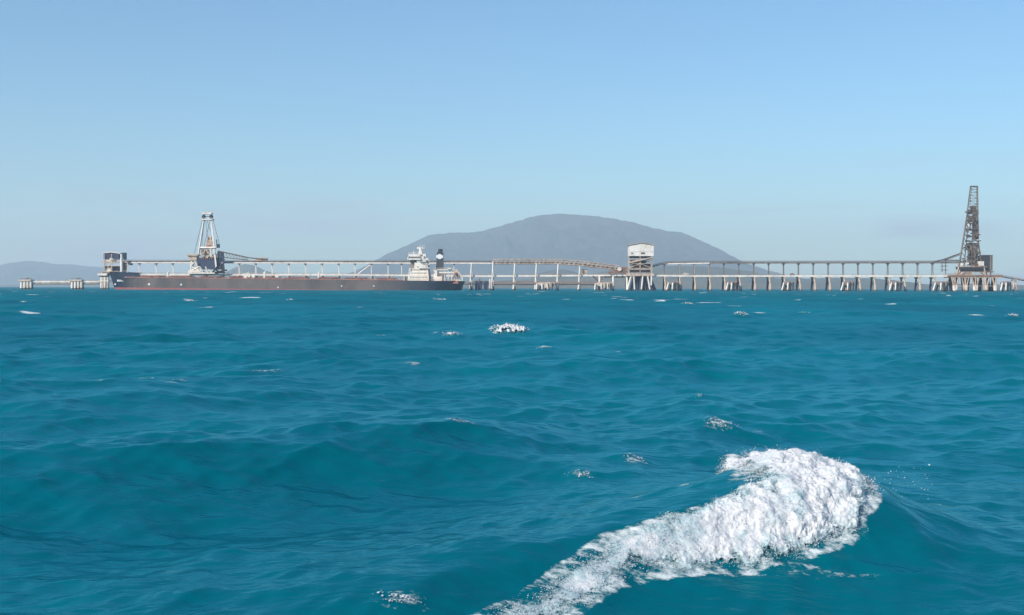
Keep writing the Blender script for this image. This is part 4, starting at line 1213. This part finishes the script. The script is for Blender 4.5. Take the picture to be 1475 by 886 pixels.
for px in (293.2, 304.8):
    for yy in (-2.5, 2.5): m.beam(Lp(px, 308.8, yy), Lp(px, 316, yy), .7)
for px in (293.6, 304.4): m.tube(Lp(px, 312.2, -1.2), Lp(px, 312.2, 1.2), 1.7, n=14)
m.beam(Lp(293, 312, -2.5), Lp(305, 312, -2.5), .35)
m.build('sheave', M['dark'], ld)
m = MB()
for a_, b2 in (((292.5, 312), (280, 366)), ((296, 316), (300, 350)), ((303, 316), (296, 345)), ((306, 313), (316, 352)), ((294, 318), (290, 366)), ((296, 345), (291, 368)), ((298, 317), (303.5, 334))):
    for yy in (-2, 2): m.beam(Lp(*a_, yy), Lp(*b2, yy), .26)
m.build('hoist_cable', M['grey'], ld)
m = MB()   # inner lift tower and machinery, pale and rusty
bx(m, 297, 308, 352.4, 356.6, -3, 3, YL); bx(m, 298.5, 306.5, 346, 352.4, -2, 2, YL); bx(m, 300, 304.6, 340.5, 346, -1.5, 1.5, YL)
rz = random.Random(4)
for k in range(30):
    p, q = rz.uniform(291, 309), rz.uniform(359, 370); bx(m, p, p + rz.uniform(1, 4), q, q + rz.uniform(.8, 3.5), -3 + rz.uniform(-1.5, 1), 3, YL)
m.build('winch_house', M['steel'], ld)
m = MB(); bx(m, 298.5, 307, 353.2, 355.4, -3.2, -3, YL); bx(m, 300, 303, 343, 345, -1.7, -1.5, YL)
for k in range(6): bx(m, 291 + k * 3, 292.2 + k * 3, 372 - k % 2, 373.4, -4.2, -4, YL)
m.each('rusty_panel', M['rust'], ld)
m = MB(); bx(m, 286, 314, 371.2, 383.6, -3.5, 4, YL); m.prism([(Lp(283, 0).x, Lp(283, 377).z), (Lp(286, 0).x, Lp(286, 371.5).z), (Lp(286, 0).x, Lp(286, 385).z)], YL - 3, YL + 4)
bx(m, 291, 320, 383.6, 388.2, -4, 5, YL); bx(m, 314, 319.5, 362.5, 388, -2.5, 4, YL)
m.build('slewing_body', M['navy'], ld)  # navy paints the shadow on this machinery into its colour
m = MB(); bx(m, 271, 287, 367.4, 369.2, -5, 5, YL); bx(m, 273, 285, 369.2, 374.6, -4, 4, YL); m.build('counterweight', M['steel'], ld)
m = MB(); bx(m, 270.8, 286, 366.6, 367.2, -5.5, 5, YL); m.rail(Lp(271, 366.8, -5.4), Lp(286, 366.8, -5.4), 1.1, 2, .12); m.build('counterweight_deck', M['white'], ld)
m = MB()   # front portal, pale pink-cream ironwork
for (a_, b2) in (((276, 376), (274, 394)), ((282, 376), (288, 394)), ((276, 390), (288, 384)), ((275, 384), (286, 390)), ((281, 377), (275, 384)), ((289, 386), (293, 394)), ((296, 384), (300, 394)), ((300, 388), (306, 394))):
    for yy in (-6, 6): m.beam(Lp(*a_, yy), Lp(*b2, yy), .9)
bx(m, 274, 292, 389.8, 392, -6.6, 6.6, YL); bx(m, 273, 312, 392.6, 394.4, -6.8, 6.8, YL); bx(m, 276.5, 281, 380.8, 384.8, -5.8, -3, YL); bx(m, 283, 288, 385.5, 389, -6, -4, YL)
m.build('portal', M['cream'], ld)
m = MB(); bx(m, 300, 322, 391.4, 393.6, -6, 6, YL)
for (a_, b2) in (((313, 384), (305, 394)), ((318, 384), (323, 394)), ((310, 388), (318, 393)), ((322, 378), (321, 392)), ((327, 389), (303, 394))):
    for yy in (-6, 6): m.beam(Lp(*a_, yy), Lp(*b2, yy), 1.0)
m.build('portal_shaded', M['dark'], ld)  # shaded side of the portal, its shade put into the dark colour
m = MB()   # tripper frame and ramp down to the gallery on the right
for yy in (-3, 3):
    m.beam(Lp(314, 361.5, yy), Lp(358, 371.2, yy), .7); m.beam(Lp(318, 370.5, yy), Lp(358, 374.6, yy), .5); m.beam(Lp(358, 371.2, yy), Lp(384, 373.8, yy), .7)
    for k in range(9):
        f = k / 9; a_ = Lp(318 + 40 * f, 362.6 + 8.8 * f, yy); b2 = Lp(318 + 40 * f, 370.5 + 4 * f, yy); c2 = Lp(318 + 40 * (f + 1 / 9), 362.6 + 8.8 * (f + 1 / 9), yy); m.beam(a_, b2, .3); m.beam(b2, c2, .25)
m.build('tail_boom', M['grey'], ld)
m = MB()
for yy in (-3.4, 3): m.beam(Lp(320.5, 363, yy), Lp(322.5, 390, yy), 1.3); m.beam(Lp(316, 372, yy), Lp(324, 374, yy), .7)
bx(m, 323, 335, 375.8, 378.4, -4, 4, YL); bx(m, 313, 316, 351.5, 357, -2, 2, YL); m.beam(Lp(312, 345, 0), Lp(312.5, 357, 0), .6)
m.build('rear_frame', M['navy'], ld)  # navy stands in for shade on the right-hand side
m = MB(); m.prism([(Lp(366, 0).x, Lp(366, 376).z), (Lp(384.5, 0).x, Lp(384.5, 375).z), (Lp(384.5, 0).x, Lp(384.5, 371.6).z), (Lp(372, 0).x, Lp(372, 371).z)], YL - 2.6, YL + 2.6); m.build('tripper_hood', M['steel'], ld)
m = MB(); bx(m, 379, 384, 373.2, 375, -2.8, -2.4, YL); m.build('tripper_drive', M['rust'], ld)

# ------------------------------------------------------------------ right loader platform and ship loader
pf = thing('loader_platform', 'wide steel platform on many raked piles carrying the right ship loader', 'platform', at(1400, 420, YJ), None)
m = MB(); bx(m, 1362, 1437.5, 396.2, 398.6, -10, 9, YJ); m.build('platform_deck', M['rust'], pf)
m = MB(); bx(m, 1364, 1436, 398.6, 400.2, -9.6, 8, YJ); bx(m, 1366, 1434, 411.6, 412.4, -10, -9.2, YJ); m.build('platform_girder', M['steel'], pf)
m = MB(); m.rail(at(1362, 396.2, YJ - 9.9), at(1437.5, 396.2, YJ - 9.9), 1.1, 3, .12); m.build('railing', M['rust'], pf)
rz = random.Random(9)
for k in range(15):
    px = 1366 + k * 4.9
    sgn = (-1, 1, 0)[k % 3]
    m = MB(); m.tube(at(px, 400.2, YJ - 9), at(px + sgn * 2.6, 411.4, YJ - 9.3), .6, n=8); m.build('pile', M['steel'], pf)
    m = MB(); m.tube(at(px + sgn * 2.6, 411.2, YJ - 9.3), at(px + sgn * 3.8, 424, YJ - 9.6), 1.05, n=8); m.build('pile_sleeve', M['white'] if k % 2 else M['concrete'], pf)
for k in range(8):
    px = 1368 + k * 9
    m = MB(); m.tube(at(px, 400, YJ + 3), at(px + (3, -3)[k % 2], 423, YJ + 6), 1.5, n=8); m.build('pile', M['dark'], pf)

YR = YJ
def Rp(px, py, dy=0.0): return at(px, py, YR + dy)
rl = thing('ship_loader', 'dark grimy ship loader with its boom raised upright at the right end of the pier', 'ship loader', Rp(1400, 396), 'ship loaders on the pier')
m = MB()   # raised lattice boom
def lattice(m, a0, b0, a1, b1, ytop, ybot, yy, n, w=.35, wc=.6):
    m_ = []
    for y_ in (-yy, yy):
        m.beam(Rp(a0, ytop, y_), Rp(a1, ybot, y_), wc); m.beam(Rp(b0, ytop, y_), Rp(b1, ybot, y_), wc)
        for k in range(n):
            f, g2 = k / n, (k + 1) / n
            L0, R0 = Rp(a0 + (a1 - a0) * f, ytop + (ybot - ytop) * f, y_), Rp(b0 + (b1 - b0) * f, ytop + (ybot - ytop) * f, y_)
            L1, R1 = Rp(a0 + (a1 - a0) * g2, ytop + (ybot - ytop) * g2, y_), Rp(b0 + (b1 - b0) * g2, ytop + (ybot - ytop) * g2, y_)
            m.beam(L0, R0, w); m.beam(L0, R1, w * .7) if k % 2 else m.beam(R0, L1, w * .7)
    for k in range(n + 1):
        f = k / n
        for a_, c2 in ((a0, a1), (b0, b1)):
            p = a_ + (c2 - a_) * f; q = ytop + (ybot - ytop) * f
            m.beam(Rp(p, q, -yy), Rp(p, q, yy), w)
lattice(m, 1398, 1408, 1393.2, 1408.6, 268.6, 306.5, 2.5, 9, .34, .85)
m.beam(Rp(1397.5, 268.6, -2.5), Rp(1408.5, 268.6, -2.5), .9)
m.beam(Rp(1399.6, 269, -2.4), Rp(1396, 306, -2.4), .35); m.beam(Rp(1406.4, 269, -2.4), Rp(1406.6, 306, -2.4), .35)
m.build('boom', M['grey'], rl)
m = MB()   # mast: A-shaped, converging upward
for yy in (-3.5, 3.5):
    m.beam(Rp(1393.6, 307, yy * .5), Rp(1380.2, 391, yy), 1.0); m.beam(Rp(1408, 305, yy * .5), Rp(1409.5, 352, yy * .8), 1.0); m.beam(Rp(1409.5, 352, yy * .8), Rp(1415, 391, yy), 1.0)
    m.beam(Rp(1396, 307, yy * .5), Rp(1388, 391, yy), .6); m.beam(Rp(1401.5, 307, yy * .5), Rp(1399, 391, yy), .7)
    for k in range(12):
        f, g2 = k / 12, (k + 1) / 12
        a_ = Rp(1393.6 - 13.4 * f, 307 + 84 * f, yy * (.5 + .5 * f)); b2 = Rp(1396 - 8 * g2, 307 + 84 * g2, yy * (.5 + .5 * g2)); m.beam(a_, b2, .35)
        a_ = Rp(1401.5 - 2.5 * f, 307 + 84 * f, yy * (.5 + .5 * f)); b2 = Rp(1408 + (4 if k > 8 else 1) * g2, 307 + 84 * g2, yy * (.5 + .5 * g2)); m.beam(a_, b2, .35)
m.build('mast', M['coal'], rl)
m = MB(); rz = random.Random(21)
bx(m, 1393.4, 1408.4, 303, 308.6, -2, 2, YR); bx(m, 1391.6, 1396, 304.6, 306.2, -3, 3, YR); bx(m, 1398.4, 1405.8, 296.5, 303, -1.2, 1.2, YR)
bx(m, 1402, 1407.2, 309, 345, -1.4, 1.6, YR)
for k in range(60):
    q = rz.uniform(309, 384); f = (q - 307) / 84
    l, r = 1393.6 - 11 * f, 1408 + 2 * f; p = rz.uniform(l + 1, r - 3)
    bx(m, p, p + rz.uniform(1, 4), q, q + rz.uniform(1, 4), -3 + rz.uniform(-1, 1), rz.uniform(0, 3), YR)
m.build('machinery', M['coal'], rl)
m = MB(); bx(m, 1395.5, 1406.8, 350, 382.5, -2.2, 2.8, YR)
for k in range(24):
    q = rz.uniform(312, 384); f = (q - 307) / 84; p = rz.uniform(1394 - 9 * f, 1406)
    bx(m, p, p + rz.uniform(.8, 2.5), q, q + rz.uniform(1, 5), -4.4, -3.2, YR)
for q in (337.5, 346.5, 364): m.beam(Rp(1405, q, -3), Rp(1413, q, -3), .8)
bx(m, 1383, 1413, 384, 385, -5, 5, YR)
m.each('machinery_panel', M['grey'], rl)
m = MB(); bx(m, 1392.6, 1396.6, 322.5, 326.4, -3, -1, YR); bx(m, 1407, 1414.4, 376.5, 383.2, -4.6, -2, YR); bx(m, 1381, 1384, 379, 383.4, -4.8, -2.4, YR); bx(m, 1388, 1392.6, 378.5, 381, -4.8, -3, YR)
bx(m, 1404.5, 1411.8, 345.6, 346.5, -4.4, -3, YR); bx(m, 1409, 1412.4, 336.8, 338, -3.5, -1, YR)
m.each('equipment_cabin', M['white'], rl)
m = MB(); bx(m, 1380, 1416, 384.8, 388.4, -5, 5, YR); bx(m, 1386, 1414, 388.4, 392, -4, 5, YR); m.build('slewing_body', M['dark'], rl)
m = MB(); bx(m, 1379, 1418, 384.2, 385.0, -5.6, 5.4, YR); bx(m, 1378, 1420, 391.6, 392.4, -6, 6, YR)
for (a_, b2) in (((1381, 385), (1378, 396)), ((1388, 392), (1383, 396)), ((1400, 392), (1400, 396)), ((1412, 392), (1418, 396)), ((1418, 386), (1420, 396)), ((1394, 392), (1397, 396))):
    for yy in (-5.5, 5.5): m.beam(Rp(*a_, yy), Rp(*b2, yy), .9)
bx(m, 1378, 1396, 392.8, 395.6, -5, 5, YR)
m.rail(Rp(1379, 384.2, -5.5), Rp(1418, 384.2, -5.5), 1.1, 2, .14)
m.build('portal', M['steel'], rl)
m = MB(); m.prism([(Rp(1414.5, 0).x, Rp(1414, 388).z), (Rp(1427.5, 0).x, Rp(1427, 391).z), (Rp(1427.6, 0).x, Rp(1427, 368).z), (Rp(1414.2, 0).x, Rp(1414, 368).z)], YR - 3, YR + 4); m.build('counterweight', M['dark'], rl)
m = MB(); bx(m, 1415, 1428, 367.4, 368, -3.4, 4.4, YR); m.beam(Rp(1421, 391, -3), Rp(1421, 396, -3), .9); m.beam(Rp(1427, 390, -3), Rp(1427, 396, -3), .9); bx(m, 1417, 1429, 391, 392.5, -4, 4, YR); bx(m, 1424.6, 1427.6, 368.2, 390, -3.3, -3.02, YR); m.build('counterweight_frame', M['coal'], rl)
m = MB()
for yy in (-2.5, 2.5):
    m.beam(Rp(1344.5, 377.2, yy), Rp(1360, 373.6, yy), .7); m.beam(Rp(1360, 373.6, yy), Rp(1386, 364, yy), .8); m.beam(Rp(1360, 375.2, yy), Rp(1384, 366.8, yy), .4); m.beam(Rp(1358, 374.6, yy), Rp(1384, 375, yy), .6)
    m.beam(Rp(1357, 376, yy), Rp(1357, 392, yy), .5); m.beam(Rp(1362, 375, yy), Rp(1362, 395, yy), .5)
for q in (383, 388.5): bx(m, 1356, 1363.5, q, q + .8, -3, 3, YR)
m.build('tail_boom', M['coal'], rl)

# pier approach on the far right sloping down
ap = thing('approach_ramp', 'thin ramp sloping down from the loader platform to the right picture edge', 'ramp', at(1461, 419, YJ))
m = MB(); A, B = at(1437.6, 396.8, YJ), at(1500, 407.5, YJ)
m.prism([(A.x, A.z - .9), (B.x, B.z - .9), (B.x, B.z), (A.x, A.z)], YJ - 2.5, YJ + 2.5); m.build('ramp_deck', M['grey'], ap)
m = MB(); m.rail(at(1438, 396.9, YJ - 2.4), at(1500, 407.6, YJ - 2.4), 1.1, 3, .1); m.build('railing', M['grey'], ap)
for px in (1461, 1485):
    t_ = at(px, float(np.interp(px, [1437.6, 1500], [398.3, 409])), YJ)
    m = MB(); m.box(t_.x - 1.6, t_.x + 1.6, YJ - 3, YJ + 3, t_.z - 1.2, t_.z - .3)
    m.tube((t_.x - .6, YJ - 1.5, t_.z - 1), (t_.x - 2.2, YJ - 2, -4), .7); m.tube((t_.x + .6, YJ - 1.5, t_.z - 1), (t_.x + 2.6, YJ - 2, -4), .8); m.build('support_bent', M['concrete'], ap)
print('total verts', sum(len(o.data.vertices) for o in col.objects if o.type == 'MESH'))
